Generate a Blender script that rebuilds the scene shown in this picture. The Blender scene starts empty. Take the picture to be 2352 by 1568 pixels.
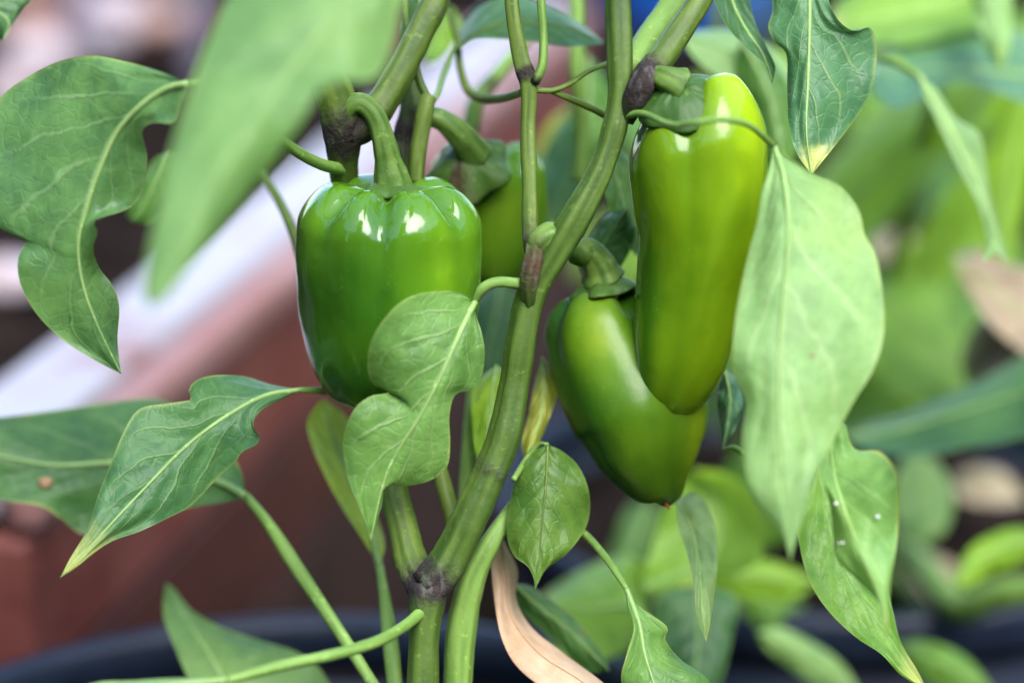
import bpy, bmesh, math, random
from mathutils import Vector, Matrix, noise
random.seed(7)
R = math.radians
sc = bpy.context.scene
col = sc.collection

# ------------------------------------------------------------------ camera, sky, sun, exposure
PITCH, CAMZ, LENS = R(18), 0.80, 85.0
FOCUS, FSTOP = 0.845, 2.8
cam = bpy.data.cameras.new('camera')
camo = bpy.data.objects.new('camera', cam); col.objects.link(camo)
camo.location = (0, 0, CAMZ); camo.rotation_euler = (R(90) - PITCH, 0, 0)
cam.lens = LENS; cam.sensor_width = 36; cam.clip_start = 0.02; cam.clip_end = 200
cam.dof.use_dof = True; cam.dof.focus_distance = FOCUS; cam.dof.aperture_fstop = FSTOP
cam.dof.aperture_blades = 0
sc.camera = camo

SUN_EL, SUN_AZ = R(52), R(156)      # azimuth clockwise from +Y (the way the camera looks)
w = bpy.data.worlds.new('World'); sc.world = w; w.use_nodes = True
wn = w.node_tree.nodes; wl = w.node_tree.links
sky = wn.new('ShaderNodeTexSky'); sky.sky_type = 'NISHITA'; sky.sun_disc = False
sky.sun_elevation = SUN_EL; sky.sun_rotation = SUN_AZ
wl.new(sky.outputs[0], wn['Background'].inputs[0]); wn['Background'].inputs[1].default_value = 0.15
sun = bpy.data.lights.new('sun', 'SUN'); sun.energy = 1.5; sun.angle = R(42); sun.color = (1, 0.985, 0.96)
suno = bpy.data.objects.new('sun', sun); col.objects.link(suno)
to_sun = Vector((math.sin(SUN_AZ) * math.cos(SUN_EL), math.cos(SUN_AZ) * math.cos(SUN_EL), math.sin(SUN_EL)))
suno.rotation_euler = to_sun.to_track_quat('Z', 'Y').to_euler()
sc.view_settings.view_transform = 'Standard'; sc.view_settings.look = 'None'
sc.view_settings.exposure = 1.93; sc.view_settings.gamma = 1; sc.view_settings.use_curve_mapping = False
sc.render.engine = 'CYCLES'
sc.cycles.use_denoising = True
sc.cycles.max_bounces = 10; sc.cycles.transmission_bounces = 8; sc.cycles.diffuse_bounces = 5

# ------------------------------------------------------------------ helpers
K = 36.0 / LENS / 2352
FWD = Vector((0, math.cos(PITCH), -math.sin(PITCH)))
UP = Vector((0, math.sin(PITCH), math.cos(PITCH)))
RT = Vector((1, 0, 0))
CAM = Vector((0, 0, CAMZ))

def P(u, v, d):
    """a place in the garden: read off the photograph (2352 px wide) and set at its own distance d in metres"""
    return CAM + FWD * d + RT * ((u - 1176) * K * d) - UP * ((v - 784) * K * d)

def onz(u, v, z):
    r = FWD + RT * ((u - 1176) * K) - UP * ((v - 784) * K)
    return CAM + r * ((z - CAMZ) / r.z)

def cr(pts, n):
    """n+1 points evenly spaced along a Catmull-Rom curve through pts (tuples of any length)"""
    pts = [tuple(map(float, p)) for p in pts]
    q = [tuple(2 * a - b for a, b in zip(pts[0], pts[1]))] + pts + [tuple(2 * a - b for a, b in zip(pts[-1], pts[-2]))]
    fine = []
    for i in range(1, len(q) - 2):
        p0, p1, p2, p3 = q[i - 1], q[i], q[i + 1], q[i + 2]
        for k in range(12):
            t = k / 12
            fine.append(tuple(0.5 * (2 * b + (c - a) * t + (2 * a - 5 * b + 4 * c - e) * t * t + (3 * b - a - 3 * c + e) * t ** 3)
                              for a, b, c, e in zip(p0, p1, p2, p3)))
    fine.append(pts[-1])
    L = [0]
    for a, b in zip(fine, fine[1:]):
        L.append(L[-1] + math.hypot(b[0] - a[0], b[1] - a[1]) + 1e-6)
    out, j = [], 0
    for i in range(n + 1):
        t = L[-1] * i / n
        while j < len(L) - 2 and L[j + 1] < t: j += 1
        f = min(1, max(0, (t - L[j]) / (L[j + 1] - L[j])))
        out.append(tuple(a + (b - a) * f for a, b in zip(fine[j], fine[j + 1])))
    return out

def lerp_list(vals, t):
    if not isinstance(vals, (list, tuple)): return vals
    if len(vals) == 1: return vals[0]
    x = t * (len(vals) - 1); i = min(int(x), len(vals) - 2); f = x - i
    f = f * f * (3 - 2 * f) * .5 + f * .5
    return vals[i] + (vals[i + 1] - vals[i]) * f

def obj(name, verts, faces, mat, parent=None, uvs=None, attrs=None, smooth=True, kind=None):
    o0 = Vector(verts[0])
    me = bpy.data.meshes.new(name)
    me.from_pydata([Vector(v) - o0 for v in verts], [], faces)
    if smooth: me.polygons.foreach_set('use_smooth', [True] * len(me.polygons))
    if uvs:
        l = me.uv_layers.new(name='UVMap')
        for lp in me.loops: l.data[lp.index].uv = uvs[lp.vertex_index]
    for k, vals in (attrs or {}).items():
        a = me.attributes.new(k, 'FLOAT', 'POINT'); a.data.foreach_set('value', vals)
    me.materials.append(mat); me.update()
    o = bpy.data.objects.new(name, me); col.objects.link(o); o.location = o0
    if parent is not None:
        o.parent = parent; o.matrix_parent_inverse = Matrix.Translation(-wloc(parent))
    o['wl'] = list(o0)
    if kind: o['kind'] = kind
    return o

def wloc(o): return Vector(o['wl'])

def thing(name, loc, label, cat, group=None):
    o = bpy.data.objects.new(name, None); col.objects.link(o); o.location = loc
    o.empty_display_size = 0.03
    o['wl'] = list(loc); o['label'] = label; o['category'] = cat
    if group: o['group'] = group
    return o

def tag(o, label, cat, group=None):
    o['label'] = label; o['category'] = cat
    if group: o['group'] = group
    return o

# ------------------------------------------------------------------ materials
def mat_new(name):
    m = bpy.data.materials.new(name); m.use_nodes = True
    nt = m.node_tree; nt.nodes.clear()
    out = nt.nodes.new('ShaderNodeOutputMaterial')
    return m, nt, out

class N:
    """terse node wiring"""
    def __init__(s, nt): s.nt = nt
    def n(s, t, **kw):
        nd = s.nt.nodes.new(t)
        for k, v in kw.items(): setattr(nd, k, v)
        return nd
    def link(s, a, b): s.nt.links.new(a, b)
    def put(s, sock, v):
        if hasattr(v, 'is_linked') or isinstance(v, bpy.types.NodeSocket): s.link(v, sock)
        else: sock.default_value = v
    def m(s, op, a, b=None, c=None, clamp=False):
        nd = s.n('ShaderNodeMath', operation=op, use_clamp=clamp)
        s.put(nd.inputs[0], a)
        if b is not None: s.put(nd.inputs[1], b)
        if c is not None: s.put(nd.inputs[2], c)
        return nd.outputs[0]
    def mix(s, f, a, b):
        nd = s.n('ShaderNodeMix', data_type='RGBA')
        s.put(nd.inputs[0], f); s.put(nd.inputs[6], a if not isinstance(a, tuple) else a + (1,)); s.put(nd.inputs[7], b if not isinstance(b, tuple) else b + (1,))
        return nd.outputs[2]
    def ramp(s, x, a, b, lo=0, hi=1):
        nd = s.n('ShaderNodeMapRange', interpolation_type='SMOOTHSTEP')
        s.put(nd.inputs[0], x)
        nd.inputs[1].default_value = a; nd.inputs[2].default_value = b; nd.inputs[3].default_value = lo; nd.inputs[4].default_value = hi
        return nd.outputs[0]
    def noise(s, scale, vec=None, detail=3, rough=.55):
        nd = s.n('ShaderNodeTexNoise'); nd.inputs['Scale'].default_value = scale
        nd.inputs['Detail'].default_value = detail; nd.inputs['Roughness'].default_value = rough
        if vec is not None: s.link(vec, nd.inputs['Vector'])
        return nd.outputs['Fac']
    def geo(s): return s.n('ShaderNodeNewGeometry').outputs['Position']
    def bump(s, h, dist, strength=1):
        nd = s.n('ShaderNodeBump'); nd.inputs['Strength'].default_value = strength; nd.inputs['Distance'].default_value = dist
        s.link(h, nd.inputs['Height']); return nd.outputs[0]
    def principled(s, colr, rough, spec=.5, normal=None, **kw):
        nd = s.n('ShaderNodeBsdfPrincipled')
        s.put(nd.inputs['Base Color'], colr if not isinstance(colr, tuple) else colr + (1,))
        s.put(nd.inputs['Roughness'], rough); s.put(nd.inputs['Specular IOR Level'], spec)
        if normal is not None: s.link(normal, nd.inputs['Normal'])
        for k, v in kw.items(): s.put(nd.inputs[k.replace('_', ' ')], v)
        return nd

_lm = {}
def leaf_mat(key, c1, c2, vein=(.30, .42, .16), tipc=(.55, .58, .16), tip=0.0, edge=.32, trans=.30, tcol=None, rough=.42, veinw=1.0, nv=6.0, spots=0.0, spec=.30, latk=1.0):
    if key in _lm: return _lm[key]
    if key != 'dry':
        c1 = (c1[0] * 1.05, c1[1] * .86, c1[2] * .92); c2 = (c2[0] * 1.34, c2[1] * 1.08, c2[2] * 1.12)
    m, nt, out = mat_new('leaf_' + key); g = N(nt)
    uv = g.n('ShaderNodeUVMap').outputs[0]
    sx = g.n('ShaderNodeSeparateXYZ'); g.link(uv, sx.inputs[0])
    s_, t_ = sx.outputs[0], g.m('ABSOLUTE', g.m('MULTIPLY_ADD', sx.outputs[1], 2.0, -1.0))
    pos = g.geo()
    wob = g.m('MULTIPLY_ADD', g.noise(45, pos, 3), .9, -.45)
    # side veins leave the midrib at an angle and curve forward
    side = g.m('MULTIPLY', g.m('SIGN', g.m('SUBTRACT', sx.outputs[1], .5)), .22)
    f = g.m('SUBTRACT', g.m('MULTIPLY', g.m('POWER', s_, .85), nv), g.m('MULTIPLY', g.m('POWER', t_, .85), 2.3))
    f = g.m('ADD', g.m('ADD', f, side), wob)
    dist = g.m('ABSOLUTE', g.m('SUBTRACT', g.m('FRACT', f), .5))
    fade = g.ramp(t_, .55, .98, 1, 0)
    lat = g.m('MULTIPLY', g.ramp(dist, .015 * veinw, .085 * veinw, 1, 0), fade)
    midw = g.m('MULTIPLY_ADD', s_, -.035, .05)
    midm = g.ramp(g.m('DIVIDE', t_, midw), .4, 1.4, 1, 0)
    # fine net of tertiary veins
    vo = g.n('ShaderNodeTexVoronoi', feature='DISTANCE_TO_EDGE'); vo.inputs['Scale'].default_value = 190
    wv = g.n('ShaderNodeTexNoise'); wv.inputs['Scale'].default_value = 90; g.link(pos, wv.inputs['Vector'])
    av = g.n('ShaderNodeVectorMath', operation='MULTIPLY_ADD'); g.link(wv.outputs['Color'], av.inputs[0]); av.inputs[1].default_value = (.012, .012, .012); g.link(pos, av.inputs[2]); g.link(av.outputs[0], vo.inputs['Vector'])
    net = g.ramp(vo.outputs['Distance'], .0, .12, 1, 0)
    n1 = g.noise(32, pos, 4); n2 = g.noise(160, pos, 3)
    base = g.mix(g.ramp(g.m('ADD', g.m('MULTIPLY', n1, .75), g.m('MULTIPLY', n2, .45)), .40, .76), c1, c2)
    base = g.mix(g.m('MULTIPLY', g.m('MULTIPLY', net, n1), .13), base, vein)
    base = g.mix(g.m('MULTIPLY', g.m('MULTIPLY', lat, g.ramp(n1, .25, .65, .3, 1)), .44 * latk), base, vein)
    base = g.mix(g.m('MULTIPLY', midm, .85), base, vein)
    base = g.mix(g.ramp(g.noise(520, pos, 2), .60, .80, 0, .35), base, tuple(x * .55 for x in c1))
    base = g.mix(g.ramp(g.noise(21, pos, 2), .56, .74, 0, .40), base, (min(1, c2[0] * 1.3), c2[1] * 1.15, c2[2] * .8))
    ed = g.m('MULTIPLY', g.ramp(g.m('ADD', t_, g.m('MULTIPLY_ADD', n1, .22, -.11)), .935, 1.03), edge)
    base = g.mix(ed, base, tipc)
    if tip > 0:
        tt = g.ramp(g.m('ADD', s_, g.m('MULTIPLY_ADD', g.noise(70, pos), .22, -.11)), 1.0 - tip, 1.0 - tip * .25)
        base = g.mix(g.m('MULTIPLY', tt, .92), base, tipc)
    if spots > 0:
        sp = g.ramp(g.noise(95, pos, 2, .4), .71, .76, 0, spots)
        base = g.mix(sp, base, (.26, .15, .05))
    h = g.m('ADD', g.m('MULTIPLY', lat, -.35 * latk), g.m('MULTIPLY', g.m('SUBTRACT', 1.0, g.ramp(dist, .0, .5)), -.25 * latk))
    h = g.m('ADD', h, g.m('ADD', g.m('MULTIPLY', n2, .55), g.m('MULTIPLY', net, -.15)))
    h = g.m('ADD', h, g.m('MULTIPLY', g.noise(75, pos, 2), 2.3))
    nb = g.bump(h, .0009, .7)
    pr = g.principled(base, g.m('MULTIPLY_ADD', n1, .36, rough - .20), spec, nb)
    tr = g.n('ShaderNodeBsdfTranslucent')
    tm = g.mix(.62, base, tcol or (min(1, c2[0] * 2.6), min(1, c2[1] * 2.1), c2[2] * .9))
    g.link(tm, tr.inputs[0]); g.link(nb, tr.inputs['Normal'])
    mx = g.n('ShaderNodeMixShader'); mx.inputs[0].default_value = trans
    g.link(pr.outputs[0], mx.inputs[1]); g.link(tr.outputs[0], mx.inputs[2]); g.link(mx.outputs[0], out.inputs[0])
    _lm[key] = m
    return m

def stem_mat(name, c1, c2, nodec=(.024, .012, .018), rough=.5):
    m, nt, out = mat_new(name); g = N(nt)
    pos = g.geo()
    st = g.n('ShaderNodeMapping'); st.inputs['Scale'].default_value = (1, 1, .18); g.link(pos, st.inputs[0])
    n1 = g.noise(120, st.outputs[0], 4); n2 = g.noise(420, pos, 3)
    sk = g.n('ShaderNodeAttribute', attribute_name='streak').outputs['Fac']
    base = g.mix(g.ramp(g.m('ADD', g.m('MULTIPLY', n1, .5), g.m('MULTIPLY', sk, .5)), .25, .75), tuple(x * .84 for x in c1), c2)
    base = g.mix(g.ramp(g.noise(330, pos, 2), .62, .72, 0, .4), base, tuple(min(1, x * 1.7) for x in c2))
    at = g.n('ShaderNodeAttribute', attribute_name='node').outputs['Fac']
    k = g.ramp(g.m('ADD', at, g.m('MULTIPLY', g.m('MULTIPLY_ADD', g.noise(150, pos, 4), 1.8, -.9), g.m('MINIMUM', g.m('MULTIPLY', at, 1.2), .6))), .06, .95)
    base = g.mix(g.m('MULTIPLY', k, .93), base, g.mix(g.ramp(g.noise(380, st.outputs[0], 4), .52, .66), nodec, (.085, .065, .075)))
    nb = g.bump(g.m('ADD', n1, g.m('MULTIPLY', n2, g.m('MULTIPLY_ADD', k, 1.6, .35))), .0008, .7)
    pr = g.principled(base, g.m('MULTIPLY_ADD', k, .25, rough), .28, nb)
    g.link(pr.outputs[0], out.inputs[0])
    return m

def fruit_mat(name, dark, mid, ripe, rough=.11, coat=.12, spec=.5):
    m, nt, out = mat_new(name); g = N(nt)
    pos = g.geo()
    n1 = g.noise(38, pos, 3); n2 = g.noise(14, pos, 2)
    rp = g.n('ShaderNodeAttribute', attribute_name='ripe').outputs['Fac']
    gr = g.n('ShaderNodeAttribute', attribute_name='groove').outputs['Fac']
    st = g.n('ShaderNodeMapping'); st.inputs['Scale'].default_value = (1, 1, .22); g.link(pos, st.inputs[0])
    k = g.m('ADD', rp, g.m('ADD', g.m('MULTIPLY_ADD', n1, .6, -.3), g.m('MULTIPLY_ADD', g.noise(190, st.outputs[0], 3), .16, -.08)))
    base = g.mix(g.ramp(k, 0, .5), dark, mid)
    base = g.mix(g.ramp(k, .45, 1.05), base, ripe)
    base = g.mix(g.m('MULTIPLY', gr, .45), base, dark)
    fl = g.ramp(g.noise(700, pos, 2), .66, .76, 0, .35)
    base = g.mix(fl, base, (.20, .30, .06))
    nb = g.bump(g.m('ADD', g.noise(130, pos, 2), g.m('MULTIPLY', g.noise(800, pos, 3), .10)), .0006, .4)
    pr = g.principled(base, g.ramp(n2, .3, .7, rough, rough + .09), spec, nb, Subsurface_Weight=.35, Coat_Weight=coat, Coat_Roughness=.06)
    pr.inputs['Subsurface Radius'].default_value = (.004, .005, .001); pr.inputs['Subsurface Scale'].default_value = 1.0
    g.link(pr.outputs[0], out.inputs[0])
    return m

def plain_mat(name, c1, c2, scale, rough=.6, bump=.002, spec=.4, lo=.35, hi=.65, scale2=None, c3=None):
    m, nt, out = mat_new(name); g = N(nt)
    pos = g.geo(); n1 = g.noise(scale, pos, 6, .6)
    base = g.mix(g.ramp(n1, lo, hi), c1, c2)
    if c3: base = g.mix(g.ramp(g.noise(scale2, pos, 4), .52, .66), base, c3)
    nb = g.bump(g.noise(scale * 4, pos, 5), bump, .8)
    pr = g.principled(base, rough, spec, nb)
    g.link(pr.outputs[0], out.inputs[0])
    return m

M_stem = stem_mat('stem_green', (.070, .125, .016), (.13, .19, .030))
M_stem_dark = stem_mat('stem_dark_green', (.052, .105, .014), (.092, .155, .023))
M_stem_pale = stem_mat('stem_pale_green', (.14, .26, .045), (.20, .34, .07))
M_vein = stem_mat('vein_pale', (.22, .37, .10), (.30, .45, .15))
M_calyx = stem_mat('calyx_green', (.07, .15, .022), (.14, .23, .04), nodec=(.05, .03, .012))
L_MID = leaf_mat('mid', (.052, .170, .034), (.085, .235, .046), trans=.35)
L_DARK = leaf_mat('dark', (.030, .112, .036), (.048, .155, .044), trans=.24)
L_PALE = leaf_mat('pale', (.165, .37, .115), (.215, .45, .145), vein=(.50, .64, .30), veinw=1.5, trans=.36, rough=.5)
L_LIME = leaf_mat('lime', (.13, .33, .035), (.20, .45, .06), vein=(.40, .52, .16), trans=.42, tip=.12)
L_TIP = leaf_mat('yellow_tip', (.040, .145, .052), (.066, .20, .060), tip=.24, edge=.40, trans=.25)
L_TIP2 = leaf_mat('pale_tip', (.040, .15, .06), (.060, .19, .070), tip=.13, edge=.35, trans=.25, nv=6)
L_FRONT = leaf_mat('front', (.115, .285, .085), (.150, .345, .105), vein=(.27, .42, .13), trans=.40, rough=.5, veinw=1.4)
L_YEL = leaf_mat('yellowing', (.24, .38, .06), (.32, .40, .08), vein=(.3, .4, .1), tipc=(.5, .30, .08), edge=.7, trans=.4)
L_DRY = leaf_mat('dry', (.56, .35, .20), (.70, .50, .34), vein=(.6, .42, .26), nv=3, latk=0.15, tipc=(.40, .18, .08), edge=.7, trans=.3, tcol=(.6, .35, .2), rough=.6)
L_DRY2 = leaf_mat('dry', (.30, .19, .12), (.42, .29, .19), vein=(.4, .26, .15), tipc=(.35, .17, .08), edge=.6, trans=.3, tcol=(.5, .32, .2), rough=.6, nv=3, latk=.2) if False else plain_mat('dry_leaf', (.17, .11, .06), (.36, .29, .18), 20, .6, .002)
L_SPOT = leaf_mat('spotted', (.045, .15, .045), (.075, .21, .052), edge=.7, spots=.8, trans=.28)
L_STRAP = leaf_mat('strap', (.14, .36, .025), (.22, .48, .045), vein=(.2, .34, .06), trans=.42, nv=3)
L_BACK = leaf_mat('background', (.10, .28, .04), (.16, .38, .055), vein=(.3, .48, .16), trans=.4)
L_BLUE = leaf_mat('bluish', (.045, .16, .085), (.07, .21, .10), trans=.18, rough=.36)

M_fleck = plain_mat('white_fleck', (.7, .72, .7), (.8, .8, .8), 300, .6, .0002)
M_blotch = plain_mat('tan_blotch', (.30, .17, .08), (.42, .26, .14), 200, .7, .0002)
D = .845
# ------------------------------------------------------------------ builders
def tube(name, pts, rad, mat, parent=None, sides=14, n=None, nodes=(), flute=.05, cap=True, d=None, flutes=5):
    """round stem through pts (u, v, d) with radius rad (photo px) along it"""
    if d is not None: pts = [(p[0], p[1], lerp_list(d, i / (len(pts) - 1))) for i, p in enumerate(pts)]
    n = n or max(10, 7 * (len(pts) - 1))
    c = cr(pts, n)
    w = [P(*p) for p in c]
    verts, faces, at, sk = [], [], [], []
    T = (w[1] - w[0]).normalized(); X = T.orthogonal().normalized()
    ph = random.random() * 6
    for i, p in enumerate(w):
        T2 = (w[min(i + 1, n)] - w[max(i - 1, 0)]).normalized()
        X = T.rotation_difference(T2) @ X; X = (X - T2 * X.dot(T2)).normalized(); T = T2
        Y = T.cross(X); s = i / n
        r = lerp_list(rad, s) * K * c[i][2]
        a = 0
        for (q, wd, st) in nodes:
            e = math.exp(-((s - q) / wd) ** 2); a = max(a, st * e); r *= 1 + .10 * st * e
        r *= 1 + .07 * noise.noise(p * 90) + .04 * noise.noise(p * 300)
        for k in range(sides):
            th = 2 * math.pi * k / sides
            rr = r * (1 + flute * math.cos(flutes * th + ph))
            rr *= 1 + .05 * noise.noise(Vector((math.cos(th) * 2.2, math.sin(th) * 2.2, s * len(pts) * .8 + ph)))
            verts.append(p + (X * math.cos(th) + Y * math.sin(th)) * rr); at.append(a)
            sk.append(.5 + .9 * noise.noise(Vector((math.cos(th) * 3.5, math.sin(th) * 3.5, s * len(pts) * .55 + ph))))
    for i in range(n):
        for k in range(sides):
            a, b = i * sides + k, i * sides + (k + 1) % sides
            faces.append((a, b, b + sides, a + sides))
    if cap:
        faces.append(tuple(reversed(range(sides)))); faces.append(tuple(range(n * sides, (n + 1) * sides)))
    return obj(name, verts, faces, mat, parent, attrs={'node': at, 'streak': sk})

def leaf(parent, mat, d, mid, Lp, Rp, petiole=None, prad=(9, 7), dl=.006, dr=.006, n=40, m=9, wave=.0016, pucker=.0009, nv=7, rib=None, label=None, pmat=None, seed=0, name='leaf', marks=(), petmat=None):
    """one leaf: midrib and both edges followed from base to tip, each edge lifted or dropped by dl / dr metres"""
    base, tip = mid[0], mid[-1]
    md = [(p[0], p[1], lerp_list(d, i / (len(mid) - 1)) if len(p) < 3 else p[2]) for i, p in enumerate(mid)]
    Le = cr([base[:2]] + list(Lp) + [tip[:2]], n); Re = cr([base[:2]] + list(Rp) + [tip[:2]], n)
    Mi = cr(md, n)
    verts, uvs, faces = [], [], []
    sd = seed or random.random() * 50
    for i in range(n + 1):
        s = i / n
        for k in range(-m, m + 1):
            t = abs(k) / m
            E = Le[i] if k < 0 else Re[i]
            u = Mi[i][0] + (E[0] - Mi[i][0]) * t; v = Mi[i][1] + (E[1] - Mi[i][1]) * t
            off = lerp_list(dl if k < 0 else dr, s) * t ** 1.4
            off += wave * t * t * math.sin(s * 19 + sd + (2 if k < 0 else 0)) * min(1, 6 * s, 6 * (1 - s))
            f = s ** .85 * nv - 2.3 * t ** .85 + (.22 if k > 0 else -.22)
            off -= pucker * math.sin(math.pi * ((f + .5) % 1.0)) * (min(1, 5 * t) * (1 - t * t * .7)) * min(1, 5 * s, 5 * (1 - s))
            off += .0034 * noise.noise(Vector((s * 4 + sd, k / m * 2.2, sd))) * t
            verts.append(P(u, v, Mi[i][2] + off)); uvs.append((s, .5 + .5 * k / m))
    W = 2 * m + 1
    for i in range(n):
        for k in range(W - 1):
            a = i * W + k
            faces.append((a, a + 1, a + W + 1, a + W))
    o = obj(name, verts, faces, mat, parent, uvs=uvs)
    if label: o['label'] = label
    for (fu, fv, fr, fm, fn) in marks:
        best = min(verts, key=lambda q: (P(fu, fv, D) - CAM).normalized().cross((q - CAM).normalized()).length)
        dd = (best - CAM).dot(FWD); c0 = P(fu, fv, dd - .0012); rr = fr * K * dd
        bm = bmesh.new(); bmesh.ops.create_icosphere(bm, subdivisions=2, radius=1)
        vv = [c0 + RT * v.co.x * rr * (1 + .5 * noise.noise(v.co * 2 + c0 * 99)) + UP * v.co.y * rr * .8 - FWD * v.co.z * rr * .25 for v in bm.verts]
        ff = [tuple(v.index for v in f.verts) for f in bm.faces]; bm.free()
        obj(fn, vv, ff, fm, o)
    if rib is None: rib = prad[-1] * .8
    if rib:
        tube('midrib', md, (rib, rib * .75, rib * .5, rib * .22), pmat or M_vein, o, sides=8, n=n, flute=0)
    if petiole:
        tube('petiole', petiole, tuple(prad[:-1]) + ((rib or prad[-1]) * 1.05,), petmat or M_stem_pale, o, sides=10, flute=.03)
    return o

def pepper(name, label, axis, hw, mat, parent_loc, grooves, ripe, dip=.06, tipr=0.0, crest=.55, n=64, sides=110, group=None, wob=.02, lobeh=.035, tilt=0, sh=.16, shp=.62):
    """a pepper fruit: axis (u, v, d) top to tip with half widths hw (photo px); grooves = (angle deg, depth, width deg)"""
    root = thing(name, parent_loc, label, 'pepper', group)
    A = cr([tuple(a) + (h,) for a, h in zip(axis, hw)], 120)
    Wp = [P(a[0], a[1], a[2]) for a in A]
    def at(h):
        x = min(max(h, 0), 1) * 120; i = min(int(x), 119); f = x - i
        T = (Wp[min(i + 3, 120)] - Wp[max(i - 3, 0)]).normalized()
        return Wp[i].lerp(Wp[i + 1], f), T, (A[i][3] * (1 - f) + A[i + 1][3] * f) * K * A[i][2]
    rings = []
    top = 9
    for j in range(top):            # from the hollow round the stalk up to the crest
        q = j / top
        rings.append((dip * (1 - q) ** 1.5 * (1 - .0 * q), crest * (.12 + .88 * q), True))
    for j in range(n + 1):
        h = j / n
        rings.append((h, None, False))
    _, _, w0 = at(.10)
    length = (Wp[-1] - Wp[0]).length
    gr = sorted(grooves)
    gr = [(gr[-1][0] - 360,) + gr[-1][1:]] + gr + [(gr[0][0] + 360,) + gr[0][1:]]
    def section(deg):
        deg = (deg + 180) % 360 - 180
        for (a0, d0, w0_), (a1, d1, w1_) in zip(gr, gr[1:]):
            if a0 <= deg <= a1:
                x = (deg - a0) / (a1 - a0) * 2 - 1
                dep = d0 + (d1 - d0) * (x + 1) / 2
                e = max(math.exp(-((deg - a0) / w0_) ** 2), math.exp(-((deg - a1) / w1_) ** 2))
                return dep * (abs(x) ** 2.4), dep, e
        return 0, 0, 0
    verts, faces, rp, gv = [], [], [], []
    for (h, rr, cap_) in rings:
        c, T, wd = at(h)
        X = (RT - T * RT.dot(T)).normalized(); Y = T.cross(X)   # Y points towards the viewer or away
        if Y.dot(FWD) < 0: Y = -Y
        for k in range(sides):
            th = 2 * math.pi * k / sides          # 0 = facing the camera, + = right
            g, dp_, ga = section(math.degrees(th))
            g += .25 * dp_ * ga
            gs = .42 + .80 * math.exp(-(h / .22) ** 2) + .55 * math.exp(-((1 - h) / .16) ** 2)
            r = wd if not cap_ else rr * w0
            if not cap_ and h < sh:              # round the shoulder over from the crest
                q = h / sh
                r = w0 * crest + (wd - w0 * crest) * math.sin(q * math.pi / 2) ** shp
            k0 = 1 - g * gs
            r *= k0
            p = c + (X * math.sin(th) - Y * math.cos(th)) * r
            lift = lobeh * length * math.exp(-(h / .14) ** 2) * (r / w0) * (1.75 - 1.05 * min(1, r / w0)) * (1.0 - ga * 1.7)
            p -= T * (lift + tilt * math.sin(th) * r * math.exp(-(h / .3) ** 2))
            p += (p - c) * (wob * noise.noise(Vector((math.sin(th) * 1.3, math.cos(th) * 1.3, h * 3.2 + len(label)))) + .35 * wob * noise.noise(Vector((math.sin(th) * 3.1, math.cos(th) * 3.1, h * 8 + len(label)))))
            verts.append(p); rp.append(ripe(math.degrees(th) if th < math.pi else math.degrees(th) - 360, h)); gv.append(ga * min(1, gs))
    nr = len(rings)
    for i in range(nr - 1):
        for k in range(sides):
            a, b = i * sides + k, i * sides + (k + 1) % sides
            faces.append((a, a + sides, b + sides, b))
    c = len(verts); verts.append(sum((verts[(nr - 1) * sides + k] for k in range(sides)), Vector()) / sides)
    rp.append(0); gv.append(0)
    for k in range(sides):
        faces.append(((nr - 1) * sides + k, c, (nr - 1) * sides + (k + 1) % sides))
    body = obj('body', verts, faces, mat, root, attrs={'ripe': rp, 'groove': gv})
    return root, at

def calyx(root, c, nrm, rad, droop, mat=None, points=6, lift=.0, sides=72, rings=14, seed=1.0, name='calyx', node=0, star=.16):
    """the ribbed green cap that clasps the fruit: a star shaped skirt round the axis nrm (world), drooping outward"""
    mat = mat or M_calyx
    nrm = nrm.normalized(); X = (RT - nrm * RT.dot(nrm)).normalized(); Y = nrm.cross(X)
    verts, faces, at = [], [], []
    def ring(q, under):
        for k in range(sides):
            th = 2 * math.pi * k / sides
            ed = 1 + star * math.cos(points * th + seed) * q ** 3 + .10 * noise.noise(Vector((math.cos(th) * 2, math.sin(th) * 2, seed)))
            r = rad * q * ed
            z = -droop * q ** 2.2 + lift + .10 * rad * star * 6 * math.cos(points * th + seed) * q ** 2 * .5 + .05 * rad * noise.noise(Vector((math.cos(th) * 5, math.sin(th) * 5, q * 4 + seed)))
            z -= .075 * rad if under else 0
            verts.append(c + (X * math.cos(th) + Y * math.sin(th)) * r + nrm * z)
            at.append(node * max(0, noise.noise(Vector((math.cos(th) * 1.5, math.sin(th) * 1.5, seed + 4))) * 2 + .2))
    for j in range(rings): ring(.12 + .88 * j / (rings - 1), False)
    for j in range(4): ring(1 - .28 * j, True)
    tot = rings + 4
    for i in range(tot - 1):
        for k in range(sides):
            a, b = i * sides + k, i * sides + (k + 1) % sides
            faces.append((a, b, b + sides, a + sides))
    return obj(name, verts, faces, mat, root, attrs={'node': at})

def box(name, corners, z0, z1, mat, parent=None, bev=.0, **kw):
    """prism over a ground polygon"""
    bm = bmesh.new()
    vs = [bm.verts.new((c[0], c[1], z0)) for c in corners]
    f = bm.faces.new(vs)
    e = bmesh.ops.extrude_face_region(bm, geom=[f])
    bmesh.ops.translate(bm, verts=[v for v in e['geom'] if isinstance(v, bmesh.types.BMVert)], vec=(0, 0, z1 - z0))
    bmesh.ops.recalc_face_normals(bm, faces=bm.faces)
    if bev: bmesh.ops.bevel(bm, geom=list(bm.edges), offset=bev, segments=3, affect='EDGES', profile=.5)
    bm.verts.index_update()
    vv = [v.co.copy() for v in bm.verts]; ff = [tuple(v.index for v in fc.verts) for fc in bm.faces]; bm.free()
    return obj(name, vv, ff, mat, parent, smooth=False, **kw)

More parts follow.
